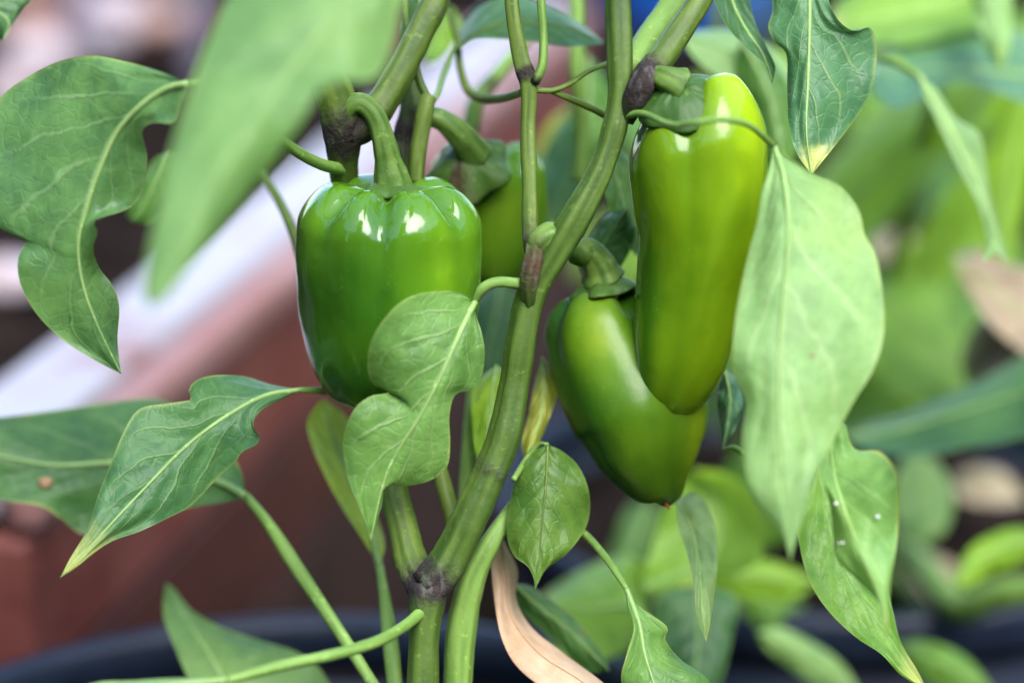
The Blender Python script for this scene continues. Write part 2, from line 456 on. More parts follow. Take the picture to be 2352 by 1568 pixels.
def lathe(name, c, prof, mat, parent=None, sides=72, wob=0):
    verts, faces = [], []
    for (r, z) in prof:
        for k in range(sides):
            a = 2 * math.pi * k / sides
            verts.append(Vector((c[0] + r * math.cos(a), c[1] + r * math.sin(a), z)))
    for i in range(len(prof) - 1):
        for k in range(sides):
            a, b = i * sides + k, i * sides + (k + 1) % sides
            faces.append((a, b, b + sides, a + sides))
    return obj(name, verts, faces, mat, parent)

def stone(c, r, mat, name, label, cat, group, flat=.6):
    bm = bmesh.new(); bmesh.ops.create_icosphere(bm, subdivisions=3, radius=1)
    sd = random.random() * 90; sx, sy = random.uniform(.8, 1.3), random.uniform(.8, 1.2)
    vv = []
    for v in bm.verts:
        k = r * (1 + .28 * noise.noise(v.co * 1.3 + Vector((sd, 0, 0))) + .08 * noise.noise(v.co * 4 + Vector((0, sd, 0))))
        vv.append(Vector(c) + Vector((v.co.x * sx, v.co.y * sy, v.co.z * flat)) * k)
    ff = [tuple(v.index for v in f.verts) for f in bm.faces]; bm.free()
    return tag(obj(name, vv, ff, mat), label, cat, group)

# ------------------------------------------------------------------ setting: ground, raised bed
M_soil = plain_mat('soil', (.007, .0055, .0045), (.018, .013, .010), 26, .95, .012, 0, scale2=7, c3=(.013, .010, .008))
gv, gf = [], []
GN = 60
for j in range(GN + 1):
    for i in range(GN + 1):
        x = -3 + 6 * i / GN; y = -1.5 + 8 * j / GN
        gv.append((x, y, .012 * noise.noise(Vector((x * 3, y * 3, 0))) + .006 * noise.noise(Vector((x * 11, y * 11, 2)))))
for j in range(GN):
    for i in range(GN):
        a = j * (GN + 1) + i; gf.append((a, a + 1, a + GN + 2, a + GN + 1))
obj('ground', gv, gf, M_soil, kind='structure')
S = 60
obj('far_ground', [(-S, -S, -.03), (S, -S, -.03), (S, S, -.03), (-S, S, -.03)], [(0, 1, 2, 3)], M_soil, kind='structure')

# red painted raised bed running away to the left, its cap worn to white
RIMZ = .40
A = onz(200, 955, RIMZ); B = onz(1150, 165, RIMZ)
dirv = (B - A); dirv.z = 0; dirv.normalize(); nv_ = Vector((-dirv.y, dirv.x, 0))       # nv_ points away from the camera's side
C = onz(120, 725, RIMZ); capw = abs((C - A).dot(nv_))
start, end = onz(45, 1084, RIMZ), B + dirv * .35
M_cap = plain_mat('worn_white_paint', (.35, .335, .36), (.25, .14, .13), 8, .5, .004, .35, lo=.50, hi=.62, scale2=23, c3=(.33, .29, .32))
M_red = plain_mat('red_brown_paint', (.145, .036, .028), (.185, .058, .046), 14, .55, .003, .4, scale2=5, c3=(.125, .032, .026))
M_bedsoil = plain_mat('bed_soil', (.008, .006, .005), (.024, .017, .014), 18, .95, .015, 0)
bed = thing('raised_bed', start, 'long red painted raised garden bed with a worn whitish cap board', 'raised bed')
def quad(a, b, wdt, off=0): return [a + nv_ * off, b + nv_ * off, b + nv_ * (off + wdt), a + nv_ * (off + wdt)]
M_strip = plain_mat('worn_pink_paint', (.28, .13, .115), (.35, .21, .20), 9, .5, .004, .4, lo=.4, hi=.7)
M_plank_shade = plain_mat('red_plank_shaded', (.055, .018, .013), (.08, .025, .019), 14, .6, .004, .3)  # board colour darkened for the shade that pots and plants throw
M_plank_deep_shade = plain_mat('red_plank_deep_shaded', (.028, .014, .010), (.05, .022, .016), 14, .7, .004, .3)  # deeper shade of the lowest boards, put into their colour
box('cap_board', quad(start, end, capw - .03, .0145), RIMZ - .028, RIMZ, M_cap, bed, .006)
box('edge_strip', quad(start, end, .020, -.008), RIMZ - .034, RIMZ - .003, M_strip, bed, .011)
for k, (z0, z1, mm) in enumerate([(.004, .094, M_plank_deep_shade), (.099, .189, M_plank_deep_shade), (.194, .282, M_plank_shade), (.287, RIMZ - .036, M_red)]):      # stacked side boards with open joints, shade painted into the lower ones
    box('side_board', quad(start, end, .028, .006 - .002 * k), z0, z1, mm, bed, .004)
box('back_board', quad(start, end, .028, 1.1), .004, RIMZ - .004, M_red, bed, .004)
box('end_board', [end - dirv * .03 + nv_ * .03, end - dirv * .002 + nv_ * .03, end - dirv * .002 + nv_ * 1.098, end - dirv * .03 + nv_ * 1.098], .004, RIMZ - .034, M_red, bed, .003)
M_grey = plain_mat('weathered_wood', (.07, .055, .06), (.11, .09, .095), 18, .7, .002)
box('end_board', [start + dirv * .002 + nv_ * .036, start + dirv * .03 + nv_ * .036, start + dirv * .03 + nv_ * 1.098, start + dirv * .002 + nv_ * 1.098], .004, RIMZ - .034, M_grey, bed, .003)
# soil inside the bed
bs, bf = [], []
BN = 36
for j in range(BN + 1):
    for i in range(BN + 1):
        p = start + dirv * (.03 + ((end - start).length - .06) * j / BN) + nv_ * (.033 + 1.06 * i / BN)
        bs.append((p.x, p.y, RIMZ - .055 + .018 * noise.noise(Vector((p.x * 6, p.y * 6, 1)))))
for j in range(BN):
    for i in range(BN):
        a = j * (BN + 1) + i; bf.append((a, a + 1, a + BN + 2, a + BN + 1))
obj('bed_soil', bs, bf, M_bedsoil, kind='structure')

# pale stones and bark on the bed soil
M_stone = plain_mat('pale_stone', (.50, .44, .46), (.34, .24, .23), 30, .6, .003)
M_bark = plain_mat('pink_bark', (.40, .20, .14), (.55, .36, .28), 24, .7, .004)
for (u, v, r, m_, lab) in [(375, 55, .030, M_bark, 'pinkish bark lump on the bed soil beside the big front leaf'),
                           (240, 75, .026, M_stone, 'pale stone on the bed soil above the veined left leaf'),
                           (90, 130, .034, M_stone, 'large pale stone on the bed soil near the left edge'),
                           (30, 210, .030, M_stone, 'grey pale stone half hidden by the veined left leaf'),
                           (275, 5, .030, M_stone, 'pale stone at the top left corner of the view'),
                           (160, 20, .024, M_bark, 'reddish bark lump by the small top left leaf'),
                           (60, 45, .026, M_bark, 'brown bark lump below the small top left leaf'),
                           (15, 640, .022, M_stone, 'dim stone on the bed soil left of the drooping leaf tip')]:
    stone(onz(u, v, RIMZ - .038), r, m_, 'bark_lump' if m_ is M_bark else 'pale_stone', lab, 'bark' if m_ is M_bark else 'stone', 'stones and bark on the bed soil')

# unseen fences added behind and beside the viewer to darken reflections
M_added_fence = plain_mat('added_fence_timber', (.045, .034, .026), (.085, .066, .05), 12, .7, .003, .3)
def fence(a, b, h, label):
    a, b = Vector(a), Vector(b); dv = b - a; L = dv.length; dv.normalize(); pv = Vector((-dv.y, dv.x, 0))
    t = thing('added_fence', a, label, 'fence', 'unseen fences added to darken reflections')
    nn = int(L / .2)
    for k in range(nn):
        p = a + dv * (k * .2); o = random.uniform(0, .006)
        box('added_fence_board', [p + pv * o, p + dv * .192 + pv * o, p + dv * .192 + pv * (o + .02), p + pv * (o + .02)], .03, h + random.uniform(-.01, .01), M_added_fence, t)
    for z in (.4, h - .4):
        box('added_fence_rail', [a + pv * .03, b + pv * .03, b + pv * .07, a + pv * .07], z, z + .09, M_added_fence, t)
    return t
fence((-2.2, -1.7, 0), (2.2, -1.7, 0), 2.0, 'added unseen dark timber fence behind the viewer')
fence((-2.25, 3.6, 0), (-2.25, -1.6, 0), 2.0, 'added unseen dark timber fence to the left of the raised bed')
fence((2.25, -1.6, 0), (2.25, 3.6, 0), 2.0, 'added unseen dark timber fence to the right of the potted plants')

# thin grey stakes standing in the bed
M_stake = plain_mat('grey_stake', (.16, .15, .20), (.22, .20, .25), 20, .5, .001)
def stake(u, v, r, h, label):
    b = onz(u, v, RIMZ - .06)
    lathe_o = lathe('garden_stake', (b.x, b.y), [(.0001, .30), (r, .30), (r * .98, .4), (r, .30 + h * .6), (r * .95, .30 + h), (r * .7, .30 + h + .004), (.0001, .30 + h + .005)], M_stake, sides=20)
    tag(lathe_o, label, 'garden stake', 'grey stakes in the raised bed')
stake(188, 175, .013, .5, 'grey stake standing in the bed soil above the veined left leaf')
stake(455, 190, .013, .5, 'grey stake in the bed soil partly behind the big front leaf')

# ------------------------------------------------------------------ pots
M_pot = plain_mat('black_plastic', (.009, .015, .030), (.014, .022, .042), 40, .42, .0006, .35)
def pot(c, rz, r, label, soilc, h):
    t = thing('plant_pot', (c[0], c[1], rz - h), label, 'plant pot')
    b = rz - h
    lathe('wall', c, [(.001, b + .004), (r * .74, b + .004), (r * .75, b), (r * .78, b + .01), (r * .97, rz - .028), (r * .965, rz - .03), (r * .955, rz - .03), (r * .76, b + .016), (.001, b + .016)], M_pot, t)
    lathe('rim', c, [(r * .97, rz - .026), (r * 1.0, rz - .027), (r * 1.015, rz - .02), (r * 1.02, rz - .005), (r * 1.012, rz), (r * .985, rz + .001), (r * .965, rz - .004), (r * .955, rz - .024), (r * .97, rz - .026)], M_pot, t)
    sv, sf = [Vector((c[0], c[1], rz - .035))], []
    for j in range(1, 15):
        for k in range(48):
            a = 2 * math.pi * k / 48; q = r * .952 * j / 14
            if j == 14: q = r * .94
            p = Vector((c[0] + q * math.cos(a), c[1] + q * math.sin(a), 0)); p.z = rz - .035 + .008 * noise.noise(p * 30)
            sv.append(p)
    for k in range(48): sf.append((0, 1 + k, 1 + (k + 1) % 48))
    for j in range(13):
        for k in range(48):
            a, b2 = 1 + j * 48 + k, 1 + j * 48 + (k + 1) % 48
            sf.append((a, a + 48, b2 + 48, b2))
    obj('potting_soil', sv, sf, M_bedsoil, t)
    return t
trunk = P(962, 1985, .845)
pot((-.085, .815), .336, .205, 'large black plastic pot holding the pepper plant with the fruits', M_bedsoil, .336)
c2 = P(1900, 1100, 1.36)
pot((c2.x, c2.y), .305, .185, 'black plastic pot behind, under the blurred plants at right', M_bedsoil, .305)

# blue barrel far behind
M_blue = plain_mat('blue_plastic', (.012, .10, .42), (.014, .12, .47), 6, .35, .0005, .5)
bb = onz(1600, 45, 0)
bt = thing('blue_barrel', (bb.x, bb.y, 0), 'blue plastic barrel far behind the stems at the top', 'barrel')
rb = .165
lathe('drum', (bb.x, bb.y), [(.001, 0), (rb * .9, 0), (rb * .97, .02), (rb, .08), (rb * 1.02, .22), (rb * 1.05, .235), (rb * 1.05, .255), (rb * 1.02, .27), (rb * 1.02, .45), (rb * 1.05, .465), (rb * 1.05, .485), (rb * 1.02, .50), (rb, .62), (rb * .95, .66), (rb * .90, .665), (rb * .88, .65), (.001, .65)], M_blue, bt)
lathe('lid', (bb.x, bb.y), [(.001, .672), (rb * .55, .672), (rb * .56, .668), (rb * .56, .6515), (.001, .6515)], M_blue, bt)

# ------------------------------------------------------------------ the pepper plant
plant = thing('pepper_plant', trunk - Vector((0, 0, .01)), 'leafy green pepper plant in sharp focus carrying the four green fruits', 'pepper plant')
D = .845
def T_(name, pts, rad, mat=M_stem, **kw): return tube(name, pts, rad, mat, plant, **kw)
T_('trunk', [(960, 2010, .848), (964, 1850, .846), (970, 1700, .845), (972, 1560, .845), (975, 1440, .845), (985, 1340, .846)], (44, 40, 38, 36, 36, 42), M_stem_dark, nodes=[(1, .09, .95)], sides=24, n=36)
T_('main_stem', [(985, 1350, .846), (1025, 1300, .846), (1075, 1200, .845), (1120, 1100, .845), (1160, 1000, .845), (1185, 870, .845), (1200, 770, .843), (1220, 680, .842), (1270, 590, .840), (1330, 490, .838), (1385, 380, .838), (1420, 260, .838), (1425, 150, .838), (1421, 0, .84), (1418, -160, .845), (1430, -420, .85)],
   (42, 42, 40, 37, 35, 33, 33, 36, 31, 28, 27, 31, 28, 25, 23, 17), M_stem_dark, nodes=[(.012, .03, .9), (.165, .012, .5)], flute=.075, sides=30, n=130)
T_('branch', [(975, 1345, .85), (945, 1290, .855), (925, 1210, .86), (905, 1130, .865), (893, 1020, .87), (880, 900, .88), (850, 700, .885), (800, 480, .875), (788, 380, .865), (786, 290, .856), (770, 220, .852), (750, 160, .85), (735, 60, .85), (740, -120, .85), (750, -350, .85)],
   (40, 34, 32, 30, 29, 29, 29, 30, 33, 46, 40, 34, 30, 25, 18), M_stem, nodes=[(.0, .03, .95), (.618, .035, 1.0)], sides=22, n=110)
T_('branch', [(790, 300, .857), (840, 278, .858), (885, 225, .86), (930, 145, .862), (975, 55, .865), (1010, -20, .868), (1060, -180, .87), (1090, -360, .87)], (40, 36, 33, 31, 29, 27, 22, 14), M_stem, nodes=[(0, .12, 1.0), (.46, .03, .35)], sides=20, n=60)
T_('branch', [(920, 420, .885), (925, 340, .885), (945, 250, .885), (935, 150, .887), (945, 40, .89), (960, -150, .89)], (24, 26, 24, 20, 18, 14), M_stem_dark, nodes=[(.2, .12, .95)], n=40)
T_('branch', [(955, 420, .872), (960, 350, .872), (968, 300, .872), (978, 245, .872), (985, 222, .873)], (17, 18, 19, 20, 17), M_stem, n=30)
T_('branch', [(985, 232, .873), (965, 190, .873), (955, 150, .874), (935, 60, .876), (920, -90, .88)], (10, 9, 9, 9, 7), M_stem_dark)
# thin upright stem with the dark joint
T_('branch', [(1228, 600, .845), (1219, 530, .846), (1217, 420, .848), (1213, 300, .85), (1215, 200, .85), (1196, 130, .85), (1180, 40, .85), (1172, -60, .852), (1165, -260, .86)], (17, 18, 18, 17, 19, 17, 15, 14, 11), M_stem, nodes=[(.02, .08, .85), (.50, .022, 1.0)], sides=18, n=90, flutes=3, flute=.09)
T_('branch', [(1228, 190, .848), (1246, 150, .846), (1248, 80, .846), (1243, 0, .846), (1238, -160, .85)], (11, 10.5, 10.5, 10, 8), M_stem_pale, nodes=[(0, .08, .8)], sides=12)
T_('branch', [(1232, 208, .85), (1270, 208, .852), (1310, 192, .855), (1350, 165, .86), (1400, 145, .868)], (7, 6.5, 6, 6, 6), M_stem, sides=10)
T_('branch', [(1262, 208, .852), (1320, 232, .858), (1370, 255, .864), (1420, 285, .87)], (6, 8, 8, 7), M_stem, sides=10)
T_('branch', [(1205, 210, .852), (1160, 224, .875), (1110, 226, .895), (1075, 208, .905), (1058, 160, .91), (1050, 90, .915), (1030, 20, .92)], (9, 10, 12, 9, 8, 8, 8), M_stem, sides=10)
# brown scar and the stub where a fruit was picked
T_('scar', [(1216, 730, .843), (1214, 672, .836), (1218, 630, .834), (1226, 592, .835), (1228, 545, .842)], (5, 15, 20, 20, 15), stem_mat('scar_brown', (.055, .10, .016), (.09, .145, .024), nodec=(.06, .03, .018)), nodes=[(.62, .30, .85)], sides=22, flute=.12, n=30)
T_('stub', [(1226, 580, .842), (1240, 556, .839), (1262, 542, .840), (1288, 542, .845), (1312, 552, .85)], (20, 28, 31, 27, 18), M_calyx, nodes=[(0, .3, 1.0)], sides=20, flute=.06)
# right hand fork at the top: dark cracked joint, two branches
T_('fork_joint', [(1440, 275, .838), (1460, 228, .833), (1482, 182, .831), (1506, 138, .836)], (18, 27, 29, 22), M_stem, nodes=[(.55, .55, 1.1)], sides=20, n=26, flute=.09)
T_('branch', [(1495, 165, .834), (1530, 120, .838), (1570, 60, .842), (1620, -20, .846), (1690, -160, .85)], (30, 30, 27, 24, 18), M_stem, nodes=[(0, .08, .9)], sides=18, n=40)
T_('branch', [(1450, 165, .846), (1490, 100, .86), (1540, 30, .872), (1600, -60, .885), (1660, -200, .89)], (36, 38, 40, 38, 22), M_stem_pale, sides=18, n=36)
# lower stems beside the trunk
T_('branch', [(1050, 2010, .872), (1052, 1830, .87), (1050, 1680, .868), (1052, 1560, .866), (1062, 1430, .864), (1085, 1330, .862), (1130, 1240, .862), (1180, 1160, .868)], (33, 32, 32, 33, 34, 26, 15), M_stem_pale, sides=18, n=50)
T_('branch', [(1058, 1270, .87), (1040, 1190, .872), (1018, 1110, .875), (1000, 1040, .88), (985, 960, .89)], (20, 20, 19, 17, 15), M_stem, sides=14)
T_('branch', [(1068, 1200, .885), (1072, 1100, .895), (1078, 1000, .905), (1090, 850, .92)], (18, 17, 15, 12), M_stem_pale, sides=14)

# ---- leaves in or near focus
leaf(plant, leaf_mat('centre', (.080, .225, .045), (.125, .31, .065), vein=(.34, .45, .20), trans=.3, nv=6, edge=.35, tip=.05), (.836, .826, .822, .824, .826, .828),
     [(1092, 690), (1055, 765), (1010, 868), (962, 958), (912, 1038), (880, 1110), (850, 1243)],
     [(1060, 672), (1000, 668), (935, 684), (885, 728), (852, 785), (844, 845), (860, 884), (884, 872), (906, 884), (890, 902), (850, 910), (812, 942), (788, 1010), (798, 1090), (824, 1160), (845, 1215)],
     [(1092, 720), (1106, 762), (1113, 810), (1106, 865), (1084, 894), (1046, 906), (1032, 955), (1034, 1020), (1026, 1072), (985, 1104), (930, 1116), (888, 1116), (876, 1165), (858, 1215)],
     petiole=[(1215, 655, .838), (1180, 650, .836), (1140, 648, .834), (1110, 662, .834), (1092, 690, .836)], prad=(14, 13, 13, 13, 12), rib=8,
     dl=(.0, -.004, -.012, .006, -.004, -.004, .0), dr=(0, .004, .008, .006, .008, .004, 0), n=64, m=14, nv=6, pmat=M_vein, label='pale veined leaf with a notched edge in front of the bell pepper')
leaf(plant, leaf_mat('left', (.046, .150, .048), (.085, .225, .060), vein=(.26, .38, .17), trans=.24, nv=7, edge=.30, rough=.38), (.800, .806, .815, .82, .822, .826, .83),
     [(432, 192), (380, 205), (318, 248), (265, 310), (225, 398), (196, 490), (180, 560), (190, 650), (225, 750), (278, 858)],
     [(370, 166), (290, 142), (210, 128), (130, 144), (55, 182), (0, 225), (-45, 300), (-50, 420), (-20, 505), (20, 535), (60, 552), (42, 590), (46, 650), (85, 722), (150, 785), (220, 828)],
     [(415, 240), (398, 282), (352, 282), (326, 302), (338, 360), (330, 425), (302, 475), (240, 498), (214, 510), (224, 532), (214, 570), (228, 615), (258, 655), (274, 705), (270, 780)],
     petiole=[(700, 150, .845), (600, 165, .82), (500, 180, .805), (432, 192, .80)], prad=(10, 9, 9, 9), rib=8,
     dl=(0, .012, .02, .02, .012, .0, .004, 0), dr=(0, -.006, .006, .006, -.01, .012, .012, 0), n=64, m=14, pmat=M_vein, label='large blue green leaf with curled lower half at the left')
leaf(plant, L_FRONT, (.705, .695, .685, .67, .66),
     [(900, -260), (850, -90), (790, 10), (700, 122), (600, 262), (475, 455), (342, 705)],
     [(780, -270), (660, -180), (580, -90), (515, 10), (455, 150), (405, 300), (370, 440), (338, 590), (328, 665)],
     [(1010, -200), (960, -80), (920, 20), (905, 95), (878, 165), (835, 190), (790, 182), (735, 205), (700, 270), (655, 340), (605, 402), (520, 508), (440, 608), (385, 680)],
     petiole=[(1000, -420, .74), (950, -340, .72), (900, -260, .705)], prad=(11, 10, 10), rib=7,
     dl=(0, .01, .015, .012, .008, 0), dr=(0, .01, .012, .0, .012, .004, 0), n=56, m=12, label='very large blurred leaf close to the camera at the upper left')
leaf(plant, L_TIP, (.868, .86, .85, .84, .832, .828),
     [(690, 895), (610, 908), (520, 955), (430, 1022), (345, 1108), (262, 1195), (200, 1262), (138, 1326)],
     [(620, 882), (560, 864), (500, 861), (458, 869), (437, 886), (434, 904), (443, 916), (420, 921), (385, 926), (318, 940), (280, 1000), (250, 1075), (226, 1135), (200, 1215), (165, 1275)],
     [(645, 918), (605, 938), (584, 962), (583, 985), (596, 1000), (592, 1018), (570, 1030), (552, 1040), (548, 1052), (520, 1078), (486, 1112), (440, 1160), (380, 1192), (320, 1220), (262, 1240), (222, 1264), (180, 1298)],
     petiole=[(900, 930, .885), (830, 910, .88), (760, 898, .875), (690, 895, .868)], prad=(9, 9, 9, 9), rib=6,
     dl=(0, .012, -.004, .006, .004, .002, 0), dr=(0, -.004, .008, .006, .002, 0), n=56, m=13, label='leaf with a pale yellow tip at the lower left')
leaf(plant, L_SPOT, (.90, .915, .92, .92, .915),
     [(566, 1140), (500, 1105), (400, 1075), (280, 1062), (120, 1068), (-20, 1040), (-140, 1000)],
     [(555, 1085), (520, 1030), (440, 960), (360, 915), (240, 925), (100, 945), (0, 958), (-80, 965)],
     [(520, 1152), (440, 1164), (340, 1190), (210, 1224), (180, 1222), (140, 1190), (90, 1160), (0, 1145), (-90, 1090)],
     petiole=[(985, 1850, .85), (930, 1700, .858), (850, 1560, .868), (760, 1420, .875), (680, 1300, .885), (615, 1200, .893), (566, 1140, .90)], prad=(15, 14, 14, 15, 17, 20), rib=10,
     dl=(0, .01, .02, .022, .01, 0), dr=(0, -.004, .0, -.006, .0, 0), n=48, m=10, label='blurred leaf behind the yellow tipped one, with a small tan spot', marks=[(104, 1108, 17, M_blotch, 'blotch')])
leaf(plant, L_FRONT, (.90, .92, .94, .955),
     [(640, 1760), (560, 1640), (480, 1500), (420, 1410), (380, 1338)],
     [(520, 1740), (455, 1610), (405, 1495), (374, 1410)],
     [(780, 1660), (745, 1550), (690, 1500), (600, 1470), (510, 1440), (440, 1400), (400, 1350)],
     prad=(10, 10), dl=-.006, dr=(0, .012, .006, 0), n=40, label='leaf rising from the bottom edge at the left')
leaf(plant, L_PALE, (.79, .785, .78, .775),
     [(520, 1562), (380, 1575), (250, 1600), (90, 1660), (-60, 1760)],
     [(430, 1555), (300, 1562), (210, 1570), (60, 1630)],
     [(440, 1610), (330, 1690), (200, 1740), (60, 1780)],
     petiole=[(1002, 1368, .847), (968, 1404, .842), (925, 1440, .830), (860, 1475, .815), (760, 1504, .805), (640, 1530, .797), (520, 1562, .79)], prad=(15, 14, 14, 13, 13, 13), rib=9,
     n=30, label='leaf dipping below the bottom edge on a long pale stalk')
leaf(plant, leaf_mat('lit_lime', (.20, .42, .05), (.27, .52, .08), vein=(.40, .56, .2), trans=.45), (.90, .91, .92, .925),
     [(872, 1300), (845, 1200), (800, 1090), (765, 1000), (740, 915)],
     [(840, 1250), (785, 1165), (742, 1085), (712, 1010), (708, 960)],
     [(884, 1250), (868, 1190), (840, 1090), (815, 1000), (790, 950)],
     petiole=[(930, 2000, .86), (925, 1820, .86), (912, 1640, .87), (900, 1500, .88), (885, 1380, .89), (872, 1300, .90)], prad=(16, 17, 18, 18, 18), rib=9,
     dl=(0, -.004, -.006, 0), dr=(0, .015, .022, 0), n=40, label='narrow folded lime leaf left of the trunk')
leaf(plant, L_PALE, (.815, .80, .785, .775, .768, .765),
     [(1778, 335), (1802, 420), (1811, 540), (1800, 680), (1790, 820), (1790, 960), (1800, 1110), (1816, 1288)],
     [(1765, 392), (1750, 440), (1738, 510), (1712, 610), (1692, 712), (1684, 800), (1690, 860), (1712, 925), (1705, 1000), (1712, 1080), (1735, 1150), (1775, 1202), (1804, 1250)],
     [(1815, 362), (1870, 400), (1930, 428), (1972, 482), (1986, 540), (2012, 585), (2028, 680), (2030, 770), (2004, 852), (1962, 920), (1935, 970), (1900, 1040), (1870, 1100), (1850, 1170), (1832, 1225)],
     petmat=M_stem_pale, petiole=[(1424, 268, .838), (1478, 262, .826), (1545, 288, .797), (1600, 281, .785), (1660, 275, .79), (1720, 288, .80), (1778, 335, .815)], prad=(10, 8, 7, 7, 7.5, 9), rib=8, 
     dl=(0, .006, .012, .006, .01, .004, 0), dr=(0, .006, .008, .014, .01, .004, 0), n=64, m=14, nv=6, pmat=M_vein, label='big pale drooping leaf beside the tall pepper at the right', marks=[(1868, 814, 5, M_blotch, 'speck'), (1838, 1030, 3, M_blotch, 'speck'), (1760, 690, 2.5, M_blotch, 'speck')])
leaf(plant, L_TIP2, (.86, .855, .85, .846, .845),
     [(1858, -210), (1860, -60), (1860, 50), (1856, 180), (1852, 300), (1864, 402)],
     [(1800, -180), (1770, -60), (1775, 20), (1764, 62), (1780, 98), (1806, 125), (1808, 200), (1812, 285), (1828, 348)],
     [(1910, -190), (1925, -90), (1900, -20), (1922, 42), (1962, 72), (2000, 64), (2014, 112), (2004, 200), (1978, 252), (1950, 292), (1918, 335), (1888, 372)],
     petiole=[(1700, -420, .86), (1790, -330, .862), (1858, -210, .86)], prad=(10, 9, 9), rib=7,
     dl=(0, .004, .006, .008, .004, 0), dr=(0, .006, -.004, .010, .006, 0), n=56, m=13, label='dark green leaf with a ragged shoulder and pale tip at the top right')
leaf(plant, L_DARK, (.875, .87, .866, .862),
     [(1650, -120), (1680, 0), (1715, 70), (1752, 125), (1774, 190)],
     [(1600, -80), (1640, 5), (1672, 65), (1715, 112), (1758, 146), (1768, 170)],
     [(1705, -90), (1722, 0), (1735, 55), (1757, 102), (1778, 142), (1782, 160)],
     prad=(8, 8), dl=(0, -.012, -.014, -.004, 0), dr=(0, .006, .006, .002, 0), n=40, m=10, label='narrow curled dark leaf hanging at the top')
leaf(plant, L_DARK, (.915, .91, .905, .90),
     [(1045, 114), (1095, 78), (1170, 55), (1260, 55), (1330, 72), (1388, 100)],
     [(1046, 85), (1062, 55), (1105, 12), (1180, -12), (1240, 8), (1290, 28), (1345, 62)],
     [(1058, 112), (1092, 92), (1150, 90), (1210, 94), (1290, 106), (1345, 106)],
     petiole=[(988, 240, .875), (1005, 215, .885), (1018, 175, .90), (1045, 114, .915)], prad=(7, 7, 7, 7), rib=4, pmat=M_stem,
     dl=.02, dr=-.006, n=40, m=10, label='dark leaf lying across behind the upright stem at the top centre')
leaf(plant, L_DARK, (.89, .89, .89), [(-90, -60), (-30, 10), (20, 50), (8, 92)], [(-110, 30), (-70, 70), (-20, 88)], [(20, -60), (75, -10), (55, 20), (28, 60)], n=24, label='leaf tip in the top left corner')
leaf(plant, leaf_mat('small', (.040, .14, .024), (.078, .185, .026), vein=(.12, .22, .05), trans=.3, nv=6, edge=.1), (.862, .855, .85, .848),
     [(1258, 1020), (1254, 1110), (1244, 1210), (1238, 1290), (1228, 1358)],
     [(1222, 1040), (1192, 1082), (1172, 1145), (1164, 1225), (1180, 1275), (1212, 1300), (1226, 1330)],
     [(1290, 1035), (1330, 1072), (1354, 1135), (1348, 1205), (1305, 1268), (1256, 1306), (1240, 1332)],
     petiole=[(1180, 1100, .85), (1205, 1060, .866), (1235, 1022, .866), (1258, 1020, .862)], prad=(7, 7, 7, 7), rib=4, pmat=M_stem,
     dl=(0, .006, .008, .004, 0), dr=(0, .006, .008, .004, 0), n=44, m=11, label='small oval leaf with a drawn out tip at the lower centre')
leaf(plant, L_YEL, (.89, .88, .872),
     [(1246, 820), (1250, 890), (1238, 970), (1205, 1056)], [(1228, 880), (1214, 950), (1198, 1020)], [(1268, 850), (1282, 895), (1264, 955), (1236, 1020)], rib=4, n=28, label='yellowing leaf behind the main stem')
leaf(plant, L_STRAP, (.90, .885, .875), [(1140, 840), (1126, 930), (1116, 1020), (1108, 1106)], [(1092, 880), (1083, 940), (1090, 1030)], [(1165, 860), (1158, 940), (1132, 1050)], rib=5, n=24, label='bright leaf lit through behind the main stem')
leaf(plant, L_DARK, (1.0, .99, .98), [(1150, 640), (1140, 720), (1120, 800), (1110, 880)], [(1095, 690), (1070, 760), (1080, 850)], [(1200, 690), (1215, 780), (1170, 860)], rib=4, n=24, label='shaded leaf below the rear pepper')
leaf(plant, leaf_mat('hanging', (.22, .46, .15), (.29, .55, .20), vein=(.45, .6, .3), trans=.5, tip=.1, spec=.1), (.905, .88, .85, .83),
     [(1552, 1150), (1590, 1220), (1605, 1300), (1612, 1390), (1622, 1472)],
     [(1556, 1200), (1578, 1270), (1592, 1340), (1602, 1420)],
     [(1600, 1130), (1640, 1200), (1648, 1290), (1640, 1370), (1630, 1440)],
     rib=4, dl=-.008, dr=.008, n=36, label='narrow hanging leaf under the lower pepper')
leaf(plant, leaf_mat('right_small', (.13, .34, .085), (.18, .42, .11), vein=(.36, .48, .2), trans=.35, tip=.16, edge=1.0, nv=6), (.815, .80, .79, .785),
     [(1905, 985), (1915, 1090), (1942, 1180), (1978, 1275), (2015, 1350), (2036, 1462)],
     [(1888, 1040), (1880, 1092), (1903, 1145), (1914, 1225), (1920, 1280), (1972, 1335), (2018, 1385), (2030, 1430)],
     [(1938, 970), (1962, 1030), (2020, 1036), (2058, 1082), (2066, 1150), (2060, 1245), (2048, 1320), (2042, 1400)],
     rib=6, dl=(0, -.002, .012, .010, 0), dr=(0, .004, -.012, .012, .004, 0), n=52, m=12, nv=6, pmat=M_vein, petiole=[(1860, 820, .84), (1885, 900, .825), (1905, 985, .81)], prad=(8, 8, 8), label='pale leaf with a curled corner and white flecks at the right', marks=[(1920, 1156, 4.5, M_fleck, 'fleck'), (1935, 1246, 3.5, M_fleck, 'fleck'), (2016, 1186, 5, M_fleck, 'fleck'), (1927, 1247, 2.5, M_fleck, 'fleck')])
